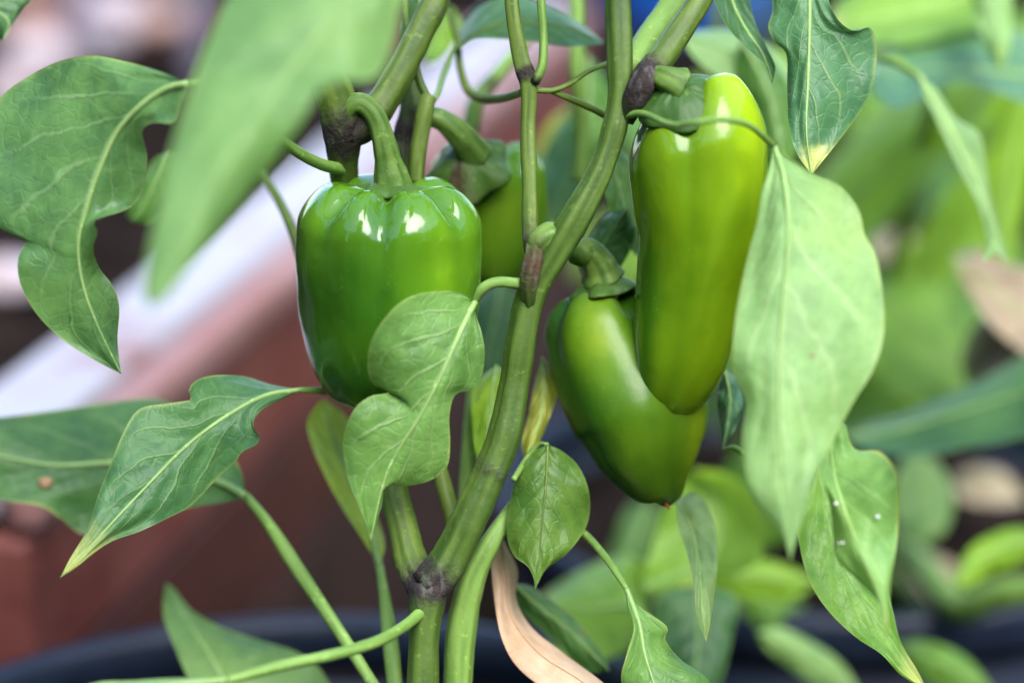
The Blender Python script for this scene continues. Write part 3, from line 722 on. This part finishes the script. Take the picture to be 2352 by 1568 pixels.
leaf(plant, leaf_mat('trailing', (.10, .29, .04), (.16, .38, .06), vein=(.22, .44, .10), trans=.42, tip=.2, latk=.5), (.875, .866, .856, .845),
     [(1880, 1060), (1900, 1200), (1950, 1330), (2030, 1450), (2130, 1585)],
     [(1832, 1180), (1838, 1260), (1862, 1340), (1905, 1405), (1965, 1462), (2025, 1502), (2070, 1550)],
     [(1960, 1130), (2010, 1260), (2048, 1390), (2068, 1470), (2108, 1540)],
     rib=2, pmat=M_stem_pale, dl=(0, -.006, -.006, -.004, 0), dr=.008, n=48, m=11, label='bright leaf trailing down to the right under the pale ones')
leaf(plant, leaf_mat('bottom', (.085, .25, .055), (.135, .34, .075), vein=(.36, .48, .2), trans=.33, edge=.7, nv=7), (.845, .84, .836, .83),
     [(1440, 1352), (1468, 1430), (1482, 1505), (1510, 1590), (1560, 1720)],
     [(1440, 1390), (1456, 1440), (1440, 1500), (1428, 1568), (1470, 1660)],
     [(1470, 1392), (1532, 1438), (1528, 1468), (1562, 1512), (1632, 1568), (1640, 1660)],
     petiole=[(1190, 1130, .868), (1280, 1180, .876), (1345, 1228, .872), (1395, 1285, .858), (1440, 1352, .845)], prad=(9, 9, 9, 9, 9), rib=7, pmat=M_vein,
     dl=(0, -.008, .004, 0), dr=(0, .006, .012, 0), n=44, m=11, label='leaf folded along its midrib at the bottom edge')
leaf(plant, L_DRY, (.885, .872, .86, .848),
     [(1150, 1225), (1160, 1330), (1178, 1420), (1240, 1500), (1330, 1560), (1440, 1640)],
     [(1128, 1260), (1136, 1380), (1154, 1470), (1192, 1535), (1265, 1590), (1360, 1640)],
     [(1168, 1262), (1190, 1310), (1186, 1375), (1222, 1440), (1296, 1500), (1395, 1575)],
     rib=4, dl=(0, -.004, -.006, -.004, 0), dr=(0, .008, .014, .010, 0), n=44, m=11, wave=.003, nv=3, pucker=.0001, pmat=stem_mat('vein_dry', (.4, .24, .12), (.5, .33, .2)), label='dried tan leaf curling at the bottom centre')
leaf(plant, L_SPOT, (.91, .91, .905), [(1180, 1340), (1235, 1390), (1310, 1450), (1400, 1540)], [(1195, 1400), (1270, 1470), (1340, 1540)], [(1225, 1350), (1310, 1410), (1385, 1500)], rib=4, n=28, label='green leaf with a brown edge above the dried one')
leaf(plant, L_LIME, (1.02, 1.03, 1.04), [(1490, 1430), (1440, 1390), (1340, 1400), (1240, 1375)], [(1470, 1300), (1430, 1275), (1330, 1310), (1265, 1350)], [(1460, 1480), (1400, 1510), (1320, 1535), (1270, 1470)], rib=8, n=32, dl=.03, dr=-.01, label='blurred bright leaf right of the dried one')
leaf(plant, L_BLUE, (.885, .882, .88), [(1665, 850), (1676, 910), (1672, 970), (1660, 1030)], [(1650, 870), (1648, 930), (1655, 990)], [(1690, 868), (1708, 930), (1688, 985)], rib=4, n=26, petiole=[(1710, 1040, .87), (1685, 1028, .875), (1662, 1032, .88)], prad=(8, 7, 6), label='small bluish leaf right of the lower pepper')
# leaves behind the fruits
leaf(plant, L_PALE, (.98, .98, .975), [(1560, 80), (1640, 105), (1720, 140), (1800, 195), (1830, 210)], [(1600, 72), (1680, 70), (1760, 105), (1815, 160)], [(1600, 140), (1680, 200), (1750, 250), (1810, 250)], rib=5, n=28, dl=.02, dr=-.006, label='pale leaf behind the top of the tall pepper')
leaf(plant, L_MID, (.97, .965, .96), [(1700, 90), (1760, 200), (1790, 320), (1800, 420)], [(1690, 160), (1720, 260), (1760, 380)], [(1770, 130), (1830, 240), (1830, 350)], rib=5, n=28, label='shaded leaf right of the tall pepper')
leaf(plant, L_MID, (.91, .905, .90), [(1400, 330), (1420, 420), (1440, 500), (1462, 590)], [(1375, 400), (1398, 470), (1425, 540)], [(1440, 360), (1480, 440), (1490, 530)], rib=4, n=26, dl=-.004, label='leaf between the main stem and the tall pepper')
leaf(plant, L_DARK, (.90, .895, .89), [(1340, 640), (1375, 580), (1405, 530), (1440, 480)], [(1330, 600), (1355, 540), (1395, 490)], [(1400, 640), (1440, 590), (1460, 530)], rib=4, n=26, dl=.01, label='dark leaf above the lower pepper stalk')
leaf(plant, L_MID, (1.02, 1.02, 1.01), [(1350, 130), (1352, 200), (1350, 290), (1345, 420)], [(1318, 190), (1308, 260), (1320, 350)], [(1395, 180), (1402, 270), (1375, 360)], rib=5, n=28, label='blurred upright leaf behind the main stem')
leaf(plant, L_BLUE, (1.06, 1.05, 1.04), [(1260, 520), (1300, 430), (1340, 330), (1380, 250)], [(1235, 450), (1240, 370), (1300, 270)], [(1330, 510), (1370, 430), (1400, 330)], rib=5, n=28, label='blurred bluish leaf right of the rear pepper')
leaf(plant, L_YEL, (1.1, 1.09, 1.08), [(1230, 420), (1245, 360), (1275, 300), (1310, 240)], [(1225, 380), (1235, 320), (1270, 270)], [(1262, 400), (1280, 340), (1300, 285)], rib=4, n=24, label='narrow yellowish leaf right of the rear pepper')
leaf(plant, L_MID, (1.0, 1.0, .99), [(1120, 260), (1080, 180), (1010, 110), (985, 60)], [(1150, 200), (1100, 130), (1030, 60)], [(1060, 200), (1000, 150), (975, 100)], rib=4, n=24, label='blurred leaf behind the top stems') if False else None
leaf(plant, L_LIME, (1.0, 1.0, .99), [(1040, 20), (1020, 60), (1000, 110), (985, 150)], [(1012, 20), (985, 70), (972, 120)], [(1060, 60), (1045, 100), (1010, 140)], rib=4, n=24, label='small bright leaf between the top stems')
leaf(plant, L_DARK, (.875, .875, .87), [(975, -60), (960, 20), (945, 70), (930, 110)], [(945, -40), (925, 20), (918, 80)], [(990, -20), (975, 50), (955, 100)], rib=3, n=24, label='small dark leaf beside the top branch')
leaf(plant, L_MID, (.93, .93, .93), [(390, 350), (365, 400), (340, 455), (305, 510)], [(350, 370), (320, 430), (290, 490)], [(430, 360), (420, 440), (360, 510)], rib=4, n=24, label='green leaf between the veined left leaf and the big front leaf')
T_('petiole', [(560, 360, .93), (600, 400, .92), (640, 460, .91), (672, 530, .90), (700, 620, .895), (760, 760, .885)], (10, 10, 11, 11, 11, 12), M_stem)
T_('petiole', [(560, 230, .80), (610, 290, .815), (650, 325, .83), (695, 356, .84), (740, 378, .851), (794, 390, .864)], (11, 11, 12, 13, 14, 15), M_stem_pale)
# background upright stems of the same plant
T_('branch', [(1330, 420, .97), (1338, 300, .965), (1326, 180, .96), (1325, 60, .96), (1322, -120, .96)], (16, 17, 18, 17, 14), M_stem_pale)
T_('branch', [(1080, 300, .97), (1095, 230, .97), (1140, 175, .975), (1185, 120, .98), (1230, 60, .985)], (19, 18, 15, 14, 12), M_stem_pale, nodes=[(.4, .08, .7)])
# leaves above the picture, part of the same crown
for (u, v, dd, a, s) in [(1150, -330, .80, 20, 1.0), (1420, -420, .86, -20, 1.1), (900, -430, .90, 40, 1.0), (1650, -300, .93, -50, 1.0), (1250, -520, .92, 160, 1.0), (700, -420, .86, 80, 1.1), (1000, -380, 1.0, 10, 1.0)]:
    ca, sa = math.cos(R(a)), math.sin(R(a))
    def q(x, y): return (u + (x * ca - y * sa) * s, v + (x * sa + y * ca) * s)
    leaf(plant, L_MID, (dd, dd - .02, dd - .06, dd - .08), [q(0, 0), q(10, 70), q(0, 150), q(10, 240)], [q(-50, 40), q(-90, 100), q(-50, 180)], [q(60, 40), q(95, 100), q(50, 180)], rib=5, n=24)

# ------------------------------------------------------------------ fruits
F1 = fruit_mat('fruit_green', (.030, .118, .008), (.085, .22, .009), (.20, .38, .010))
F2 = fruit_mat('fruit_deep_green', (.045, .150, .010), (.12, .26, .012), (.24, .30, .014))
F3 = fruit_mat('fruit_lime', (.045, .135, .005), (.145, .26, .006), (.28, .43, .008), coat=0.0, spec=.33)
F4 = fruit_mat('fruit_olive', (.026, .095, .005), (.105, .21, .007), (.29, .38, .010), rough=.30, coat=0.0, spec=.3)

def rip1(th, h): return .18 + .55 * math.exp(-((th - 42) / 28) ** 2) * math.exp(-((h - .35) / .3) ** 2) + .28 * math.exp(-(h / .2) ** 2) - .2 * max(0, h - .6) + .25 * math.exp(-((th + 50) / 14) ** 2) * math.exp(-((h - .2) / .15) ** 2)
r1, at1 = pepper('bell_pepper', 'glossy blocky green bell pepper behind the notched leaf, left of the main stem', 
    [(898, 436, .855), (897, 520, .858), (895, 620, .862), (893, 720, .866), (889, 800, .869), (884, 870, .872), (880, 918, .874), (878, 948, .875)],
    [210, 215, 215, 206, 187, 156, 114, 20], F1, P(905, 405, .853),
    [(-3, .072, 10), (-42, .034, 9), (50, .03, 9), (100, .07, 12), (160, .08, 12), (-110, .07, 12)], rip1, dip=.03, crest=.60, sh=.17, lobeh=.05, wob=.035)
ax1 = (P(898, 436, .855) - P(897, 520, .858)).normalized()
calyx(r1, P(893, 424, .853) + ax1 * .001, ax1, .0125, .0030, points=6, seed=.4)
tube('stalk', [(790, 262, .852), (812, 240, .85), (838, 242, .85), (862, 268, .85), (880, 318, .851), (892, 372, .853), (902, 424, .855), (903, 440, .855)], (26, 25, 24, 24, 26, 30, 40, 46), M_calyx, r1, sides=26, n=50, flute=.06, flutes=6)

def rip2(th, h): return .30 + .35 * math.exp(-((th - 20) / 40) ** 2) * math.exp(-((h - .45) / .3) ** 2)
r2, at2 = pepper('bell_pepper', 'darker green bell pepper half hidden behind the glossy bell pepper', 
    [(1120, 348, .922), (1122, 420, .925), (1125, 500, .928), (1126, 570, .931), (1126, 620, .934), (1126, 655, .936)],
    [130, 138, 138, 126, 98, 15], F2, P(1090, 330, .92),
    [(-15, .08, 12), (38, .07, 12), (90, .08, 14), (150, .08, 14), (-70, .08, 14), (-130, .08, 14)], rip2, dip=.06, crest=.58, lobeh=.06)
ax2 = (P(1075, 300, .897) - P(1110, 400, .915)).normalized()
calyx(r2, P(1062, 352, .893), ax2, .0155, .010, points=5, seed=2.2, node=.55)
tube('stalk', [(945, 300, .885), (968, 276, .884), (1000, 270, .884), (1035, 290, .886), (1068, 325, .890), (1092, 358, .895)], (20, 24, 26, 30, 34, 42), M_calyx, r2, sides=24, n=44, flute=.05, flutes=6)

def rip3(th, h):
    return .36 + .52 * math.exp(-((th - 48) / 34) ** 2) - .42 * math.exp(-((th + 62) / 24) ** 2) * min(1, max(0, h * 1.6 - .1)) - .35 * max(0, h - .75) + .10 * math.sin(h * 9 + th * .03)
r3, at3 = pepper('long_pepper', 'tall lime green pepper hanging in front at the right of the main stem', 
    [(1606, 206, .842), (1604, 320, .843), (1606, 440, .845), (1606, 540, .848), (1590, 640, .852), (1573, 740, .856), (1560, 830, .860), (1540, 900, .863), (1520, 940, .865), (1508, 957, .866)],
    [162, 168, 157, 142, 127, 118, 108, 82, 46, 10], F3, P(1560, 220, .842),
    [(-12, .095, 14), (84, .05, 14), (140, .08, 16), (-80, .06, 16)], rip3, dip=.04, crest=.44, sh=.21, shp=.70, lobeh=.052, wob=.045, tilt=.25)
ax3 = (P(1570, 190, .838) - P(1580, 330, .846)).normalized()
ax3 = (ax3 - FWD * .45 - RT * .05).normalized()
calyx(r3, P(1562, 196, .8285), ax3, .0158, .0075, star=.07, mat=stem_mat('calyx_crinkled', (.045, .11, .018), (.09, .17, .03)), points=5, seed=1.1)
tube('stalk', [(1490, 182, .834), (1512, 178, .832), (1535, 184, .829), (1560, 198, .830)], (26, 28, 32, 44), M_calyx, r3, sides=22, flute=.08, nodes=[(0, .3, .8)])

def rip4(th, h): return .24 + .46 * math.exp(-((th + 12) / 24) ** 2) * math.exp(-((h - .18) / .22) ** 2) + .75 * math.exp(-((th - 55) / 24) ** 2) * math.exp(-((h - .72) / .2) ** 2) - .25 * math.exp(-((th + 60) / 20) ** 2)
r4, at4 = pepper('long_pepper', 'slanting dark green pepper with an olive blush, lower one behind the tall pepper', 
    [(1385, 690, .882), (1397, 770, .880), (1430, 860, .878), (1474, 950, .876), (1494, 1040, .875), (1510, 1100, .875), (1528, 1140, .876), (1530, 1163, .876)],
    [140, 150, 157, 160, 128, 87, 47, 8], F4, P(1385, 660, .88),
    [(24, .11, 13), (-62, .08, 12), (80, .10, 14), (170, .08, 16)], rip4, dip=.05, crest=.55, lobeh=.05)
ax4 = (P(1372, 620, .882) - P(1392, 720, .884)).normalized()
calyx(r4, P(1384, 632, .872), ax4, .0115, .006, points=5, seed=3.0)
tube('stalk', [(1330, 590, .862), (1340, 575, .866), (1358, 585, .868), (1375, 610, .870), (1385, 640, .872)], (26, 30, 34, 40, 50), M_calyx, r4, sides=22, flute=.07)
tube('tip', [(1528, 1156, .872), (1534, 1163, .870), (1538, 1168, .869)], (5, 4, 2), stem_mat('tip_brown', (.3, .08, .03), (.35, .12, .05)), r4, sides=8)
tube('tip', [(1494, 942, .862), (1488, 946, .860), (1484, 952, .859)], (4, 3, 1.5), stem_mat('tip_dark', (.05, .04, .02), (.08, .06, .03)), r3, sides=8)

# ------------------------------------------------------------------ plants behind, at the right
pb2 = Vector((c2.x, c2.y, .27))
back = thing('pepper_plant', pb2, 'blurred leafy plant growing in the black pot behind at the right', 'pepper plant')
def B_(mat, d, mid, L, R_, **kw):
    kw.setdefault('n', 28); kw.setdefault('rib', 6)
    return leaf(back, mat, d, mid, L, R_, **kw)
base_uv = (1900, 1180, 1.35)
tube('stem', [(1905, 1215, 1.36), (1950, 1050, 1.33), (2020, 800, 1.28), (2080, 500, 1.22), (2150, 200, 1.15), (2200, -100, 1.12)], (22, 22, 20, 18, 16, 14), M_stem_pale, back)
tube('stem', [(1890, 1215, 1.36), (1800, 1100, 1.34), (1700, 1000, 1.3), (1640, 800, 1.26), (1620, 400, 1.2), (1650, 40, 1.16), (1660, -100, 1.16)], (20, 20, 18, 17, 16, 15, 14), M_stem, back)
tube('stem', [(1930, 1215, 1.36), (2080, 1260, 1.26), (2150, 1340, 1.2), (2210, 1395, 1.17), (2290, 1370, 1.15), (2420, 1345, 1.13)], (24, 24, 30, 34, 34, 30), M_stem_pale, back)
tube('stem', [(1935, 1215, 1.36), (2060, 1330, 1.3), (2150, 1440, 1.26), (2260, 1330, 1.24), (2380, 1240, 1.22)], (18, 22, 26, 24, 20), M_stem, back)
B_(L_BLUE, (1.08, 1.06, 1.05), [(2400, 180), (2280, 165), (2150, 160), (2050, 170), (1985, 165)], [(2380, 240), (2300, 215), (2200, 185), (2120, 225), (2060, 250), (2005, 215)], [(2370, 85), (2290, 65), (2200, 62), (2110, 80), (2030, 115)], dl=-.02, dr=.03, label='broad bluish leaf across the top right')
B_(L_PALE, (.965, .955, .95, .945), [(2110, 175), (2160, 255), (2205, 335), (2255, 440), (2285, 530), (2315, 608)], [(2120, 215), (2155, 290), (2200, 385), (2245, 470), (2266, 550), (2258, 602), (2290, 580)], [(2150, 205), (2195, 270), (2250, 308), (2268, 400), (2288, 500), (2308, 560)], petiole=[(2010, 130, .985), (2060, 142, .975), (2110, 175, .965)], prad=(12, 13, 14), rib=9, dl=-.012, dr=.01, n=40, label='narrow pale leaf hanging at the right')
B_(L_STRAP, (1.22, 1.2, 1.18, 1.16), [(1700, 760), (1850, 590), (2000, 420), (2130, 290), (2300, 140)], [(1720, 640), (1840, 450), (1980, 300), (2150, 170)], [(1800, 770), (1960, 600), (2110, 430), (2200, 330), (2290, 200)], dl=.03, dr=-.02, rib=9, label='wide strap leaf slanting behind at the right')
B_(L_STRAP, (1.28, 1.26, 1.24), [(2000, 760), (2120, 620), (2220, 480), (2330, 300)], [(2010, 680), (2110, 540), (2230, 380)], [(2080, 740), (2190, 600), (2280, 450)], rib=8, label='second strap leaf slanting behind at the right')
B_(L_STRAP, (1.2, 1.19, 1.18), [(2280, 700), (2300, 520), (2330, 340), (2370, 120)], [(2255, 560), (2275, 400), (2310, 240)], [(2330, 560), (2370, 400), (2400, 240)], rib=8, label='upright strap leaf at the right edge')
B_(L_LIME, (1.12, 1.1, 1.09), [(2340, -90), (2210, -10), (2080, 30), (1900, 60)], [(2300, 40), (2200, 75), (2080, 100), (1970, 95)], [(2200, -100), (2060, -60), (1930, 0)], dl=-.03, dr=.02, rib=7, label='bright leaf across the top right corner')
B_(L_PALE, (1.04, 1.03, 1.02), [(2270, -120), (2275, 0), (2290, 80), (2300, 165)], [(2225, -60), (2235, 20), (2265, 110)], [(2320, -60), (2325, 20), (2320, 110)], rib=6, label='pale leaf pointing down at the top right')
B_(L_BACK, (1.25, 1.22, 1.2), [(1960, 650), (2050, 700), (2140, 780), (2230, 920)], [(1960, 740), (2000, 850), (2110, 925)], [(2060, 640), (2170, 660), (2235, 780)], dl=-.02, dr=.01, rib=8, label='rounded green leaf in the right background')
B_(L_LIME, (1.3, 1.28, 1.26), [(1900, 900), (1990, 880), (2090, 880), (2200, 900)], [(1910, 980), (2010, 1000), (2120, 960)], [(1920, 840), (2020, 800), (2130, 820)], rib=6, label='yellowish leaf low in the right background')
B_(L_DARK, (1.1, 1.08, 1.06), [(1935, 1005), (2060, 985), (2200, 945), (2420, 880)], [(2000, 1035), (2100, 1048), (2240, 1025), (2400, 985)], [(1990, 975), (2100, 940), (2240, 880), (2400, 800)], dl=-.02, dr=.02, rib=5, label='dark leaf stretching to the right edge')
B_(L_PALE, (1.18, 1.16, 1.14), [(2090, 1040), (2120, 1100), (2130, 1170), (2120, 1250)], [(2060, 1080), (2050, 1160), (2080, 1230)], [(2150, 1060), (2190, 1140), (2170, 1220)], rib=6, label='pale blurred leaf behind the flecked leaf')
B_(L_LIME, (1.06, 1.05, 1.04), [(1590, 1075), (1640, 1150), (1650, 1240), (1590, 1350)], [(1540, 1140), (1500, 1250), (1480, 1350)], [(1680, 1090), (1745, 1170), (1740, 1290)], rib=7, dl=-.01, dr=-.02, label='round bright leaf under the lower pepper')
B_(L_STRAP, (1.12, 1.11, 1.1, 1.1), [(1460, 1380), (1560, 1335), (1700, 1320), (1890, 1335)], [(1520, 1320), (1620, 1295), (1760, 1285)], [(1560, 1375), (1680, 1365), (1800, 1380)], rib=7, label='strap leaf lying level at the lower right')
B_(L_DARK, (1.0, .985, .97), [(1600, 1340), (1605, 1440), (1600, 1520), (1600, 1620)], [(1510, 1370), (1500, 1470), (1520, 1580)], [(1690, 1370), (1680, 1470), (1650, 1580)], rib=5, label='dark shaded leaf at the lower right')
B_(L_BACK, (1.15, 1.14, 1.13), [(1700, 1330), (1750, 1370), (1770, 1410), (1760, 1450)], [(1690, 1370), (1710, 1410)], [(1800, 1370), (1800, 1420)], rib=5, label='small leaf tip under the level strap leaf')
B_(L_PALE, (1.3, 1.3, 1.3), [(1820, 1470), (1860, 1500), (1900, 1520), (1950, 1560)], [(1830, 1520), (1870, 1560)], [(1870, 1450), (1930, 1490)], rib=5, label='pale blurred leaf at the bottom right')
B_(L_DRY2, (1.14, 1.12, 1.10), [(2185, 590), (2250, 640), (2320, 700), (2440, 760)], [(2220, 660), (2290, 760), (2400, 830)], [(2250, 575), (2330, 610), (2430, 640)], dl=-.02, dr=.02, rib=5, wave=.006, label='dried tan leaf at the right edge')
B_(L_DRY2, (1.17, 1.15, 1.13), [(2225, 890), (2255, 800), (2310, 740), (2420, 700)], [(2205, 830), (2235, 750), (2320, 680)], [(2290, 870), (2340, 820), (2420, 780)], dl=.02, dr=-.02, rib=5, wave=.006, label='crumpled dried leaf below the tan one')
B_(L_YEL, (1.16, 1.15, 1.14), [(2260, 900), (2310, 860), (2360, 830), (2440, 800)], [(2270, 870), (2330, 830), (2400, 790)], [(2310, 890), (2370, 870), (2430, 840)], rib=5, label='yellowing leaf under the crumpled one at the right edge')
B_(L_DRY2, (1.33, 1.33, 1.33), [(1990, 570), (2040, 560), (2090, 570), (2140, 600)], [(2020, 600), (2070, 610)], [(2030, 535), (2090, 540)], dl=-.015, dr=.015, rib=4, label='small dried leaf in the right background')
B_(L_DRY2, (1.26, 1.25, 1.24), [(2080, 1300), (2140, 1320), (2190, 1350), (2250, 1400)], [(2100, 1340), (2160, 1390)], [(2130, 1270), (2210, 1310)], dl=-.015, dr=.015, rib=4, label='brown withered leaf over the rear pot')
B_(L_DRY2, (1.3, 1.28, 1.27), [(2180, 1120), (2240, 1100), (2300, 1110), (2360, 1150)], [(2220, 1150), (2300, 1160)], [(2210, 1080), (2300, 1080)], dl=-.015, dr=.015, rib=4, label='brown dead leaf on the soil of the rear pot')
B_(L_BACK, (1.3, 1.28, 1.27), [(2120, 760), (2150, 820), (2170, 880), (2200, 930)], [(2100, 800), (2130, 890)], [(2180, 790), (2220, 880)], rib=5, label='small green leaf low at the right')
B_(L_BACK, (1.36, 1.34, 1.32), [(1880, 640), (1960, 620), (2060, 610), (2180, 640)], [(1940, 690), (2050, 690), (2130, 670)], [(1930, 580), (2050, 560), (2140, 590)], rib=6, label='leaf crossing behind the strap leaves')
B_(L_STRAP, (1.3, 1.28, 1.27), [(1880, 1010), (1960, 950), (2060, 880), (2200, 760)], [(1940, 1010), (2040, 960), (2140, 870)], [(1900, 930), (1990, 850), (2110, 770)], rib=6, dl=-.02, dr=.02, label='lime strap leaf low in the right background')
B_(L_BACK, (1.18, 1.16, 1.15), [(1700, 1250), (1750, 1200), (1800, 1170), (1860, 1160)], [(1740, 1260), (1810, 1230)], [(1720, 1190), (1790, 1140)], rib=5, label='leaf between the round bright leaf and the pale drooping one')
B_(L_PALE, (1.12, 1.11, 1.10), [(1180, 1600), (1260, 1540), (1350, 1480), (1460, 1440)], [(1220, 1620), (1330, 1560), (1440, 1490)], [(1200, 1540), (1290, 1470), (1390, 1420)], rib=6, label='pale leaf low at the bottom behind the dried one')
B_(L_STRAP, (1.14, 1.13, 1.12), [(1300, 1540), (1380, 1450), (1450, 1360), (1500, 1290)], [(1290, 1470), (1370, 1380), (1440, 1300)], [(1360, 1540), (1440, 1450), (1490, 1370)], rib=6, label='strap leaf rising behind the folded bottom leaf')
B_(L_BACK, (1.22, 1.2, 1.19), [(1650, 1360), (1720, 1390), (1780, 1400), (1850, 1390)], [(1700, 1420), (1790, 1430)], [(1690, 1350), (1790, 1360)], rib=5, label='leaf hanging below the level strap leaf')
B_(L_MID, (1.25, 1.24, 1.23), [(1500, 1150), (1470, 1230), (1430, 1300), (1400, 1380)], [(1450, 1160), (1410, 1250), (1390, 1330)], [(1520, 1200), (1490, 1290), (1440, 1360)], rib=5, label='shaded leaf behind the small oval leaf')
B_(L_BACK, (1.28, 1.27, 1.26), [(1830, 1440), (1890, 1460), (1930, 1500), (1960, 1560)], [(1840, 1500), (1900, 1560)], [(1900, 1430), (1960, 1480)], rib=5, label='pale green leaf near the bottom at the right')
B_(L_STRAP, (1.34, 1.33, 1.32), [(1240, 620), (1270, 520), (1300, 420), (1320, 300)], [(1225, 540), (1250, 430), (1290, 330)], [(1290, 560), (1320, 450), (1340, 350)], rib=5, label='strap leaf far behind the rear pepper')
B_(L_PALE, (1.08, 1.06, 1.05), [(1980, 1600), (1900, 1540), (1820, 1490), (1740, 1450)], [(1930, 1520), (1850, 1465), (1790, 1440)], [(1930, 1610), (1840, 1550), (1760, 1490)], rib=5, label='pale leaf across the pot rim at the lower right')
B_(L_BACK, (1.12, 1.1, 1.09), [(2060, 1480), (2120, 1500), (2200, 1540), (2290, 1600)], [(2090, 1530), (2160, 1580)], [(2120, 1470), (2220, 1510)], rib=5, label='green leaf at the bottom right corner')
B_(L_STRAP, (1.1, 1.08, 1.07), [(2400, 1240), (2320, 1250), (2240, 1290), (2190, 1350)], [(2340, 1210), (2250, 1240), (2200, 1300)], [(2350, 1290), (2270, 1320), (2220, 1350)], rib=5, label='lime leaf above the yellow green stalk at the right edge')
B_(L_MID, (1.16, 1.15, 1.14), [(1660, 1260), (1700, 1180), (1720, 1090), (1700, 1000)], [(1650, 1190), (1660, 1090)], [(1720, 1210), (1750, 1110)], rib=5, label='shaded leaf between the lower pepper and the drooping leaf')
shb = Vector((.34, 1.75, 0))
shrub = thing('leafy_shrub', shb, 'dense leafy shrub far behind the strap leaves, wholly out of focus', 'shrub')
rs = random.Random(11)
def uvd(p):
    q = p - CAM; d = q.dot(FWD); return (1176 + q.x / (K * d), 784 - q.dot(UP) / (K * d), d)
for k in range(7):
    tipp = shb + Vector((rs.uniform(-.24, .42), rs.uniform(-.12, .2), rs.uniform(.30, .62)))
    midp = shb.lerp(tipp, .5) + Vector((rs.uniform(-.03, .03), 0, .04))
    tube('stem', [uvd(shb + Vector((rs.uniform(-.03, .03), 0, 0))), uvd(midp), uvd(tipp)], (16, 13, 8), M_stem, shrub, sides=10)
for k in range(90):
    u = rs.uniform(1380, 2420); v = rs.uniform(20, 1150); d = rs.uniform(1.5, 1.95)
    if u < 1800 and v < 170: continue
    if abs(u - 2080) < 90 and abs(v - 470) < 70: continue
    a = rs.uniform(40, 140); L = rs.uniform(150, 260); wd = rs.uniform(.2, .32) * L
    ca, sa = math.cos(R(a)), math.sin(R(a))
    def q(x, y): return (u + x * ca - y * sa, v + x * sa + y * ca)
    leaf(shrub, rs.choice([L_BACK, L_BACK, L_STRAP, L_MID, L_LIME]), (d, d - .01, d - .03, d - .06), [q(0, 0), q(L * .35, 4), q(L * .7, -4), q(L, 0)], [q(L * .15, wd * .7), q(L * .4, wd), q(L * .75, wd * .55)], [q(L * .15, -wd * .7), q(L * .4, -wd), q(L * .75, -wd * .55)], rib=0, n=12, m=4, dl=.012, dr=.012)
for o in list(bpy.data.objects):
    if 'wl' in o: del o['wl']
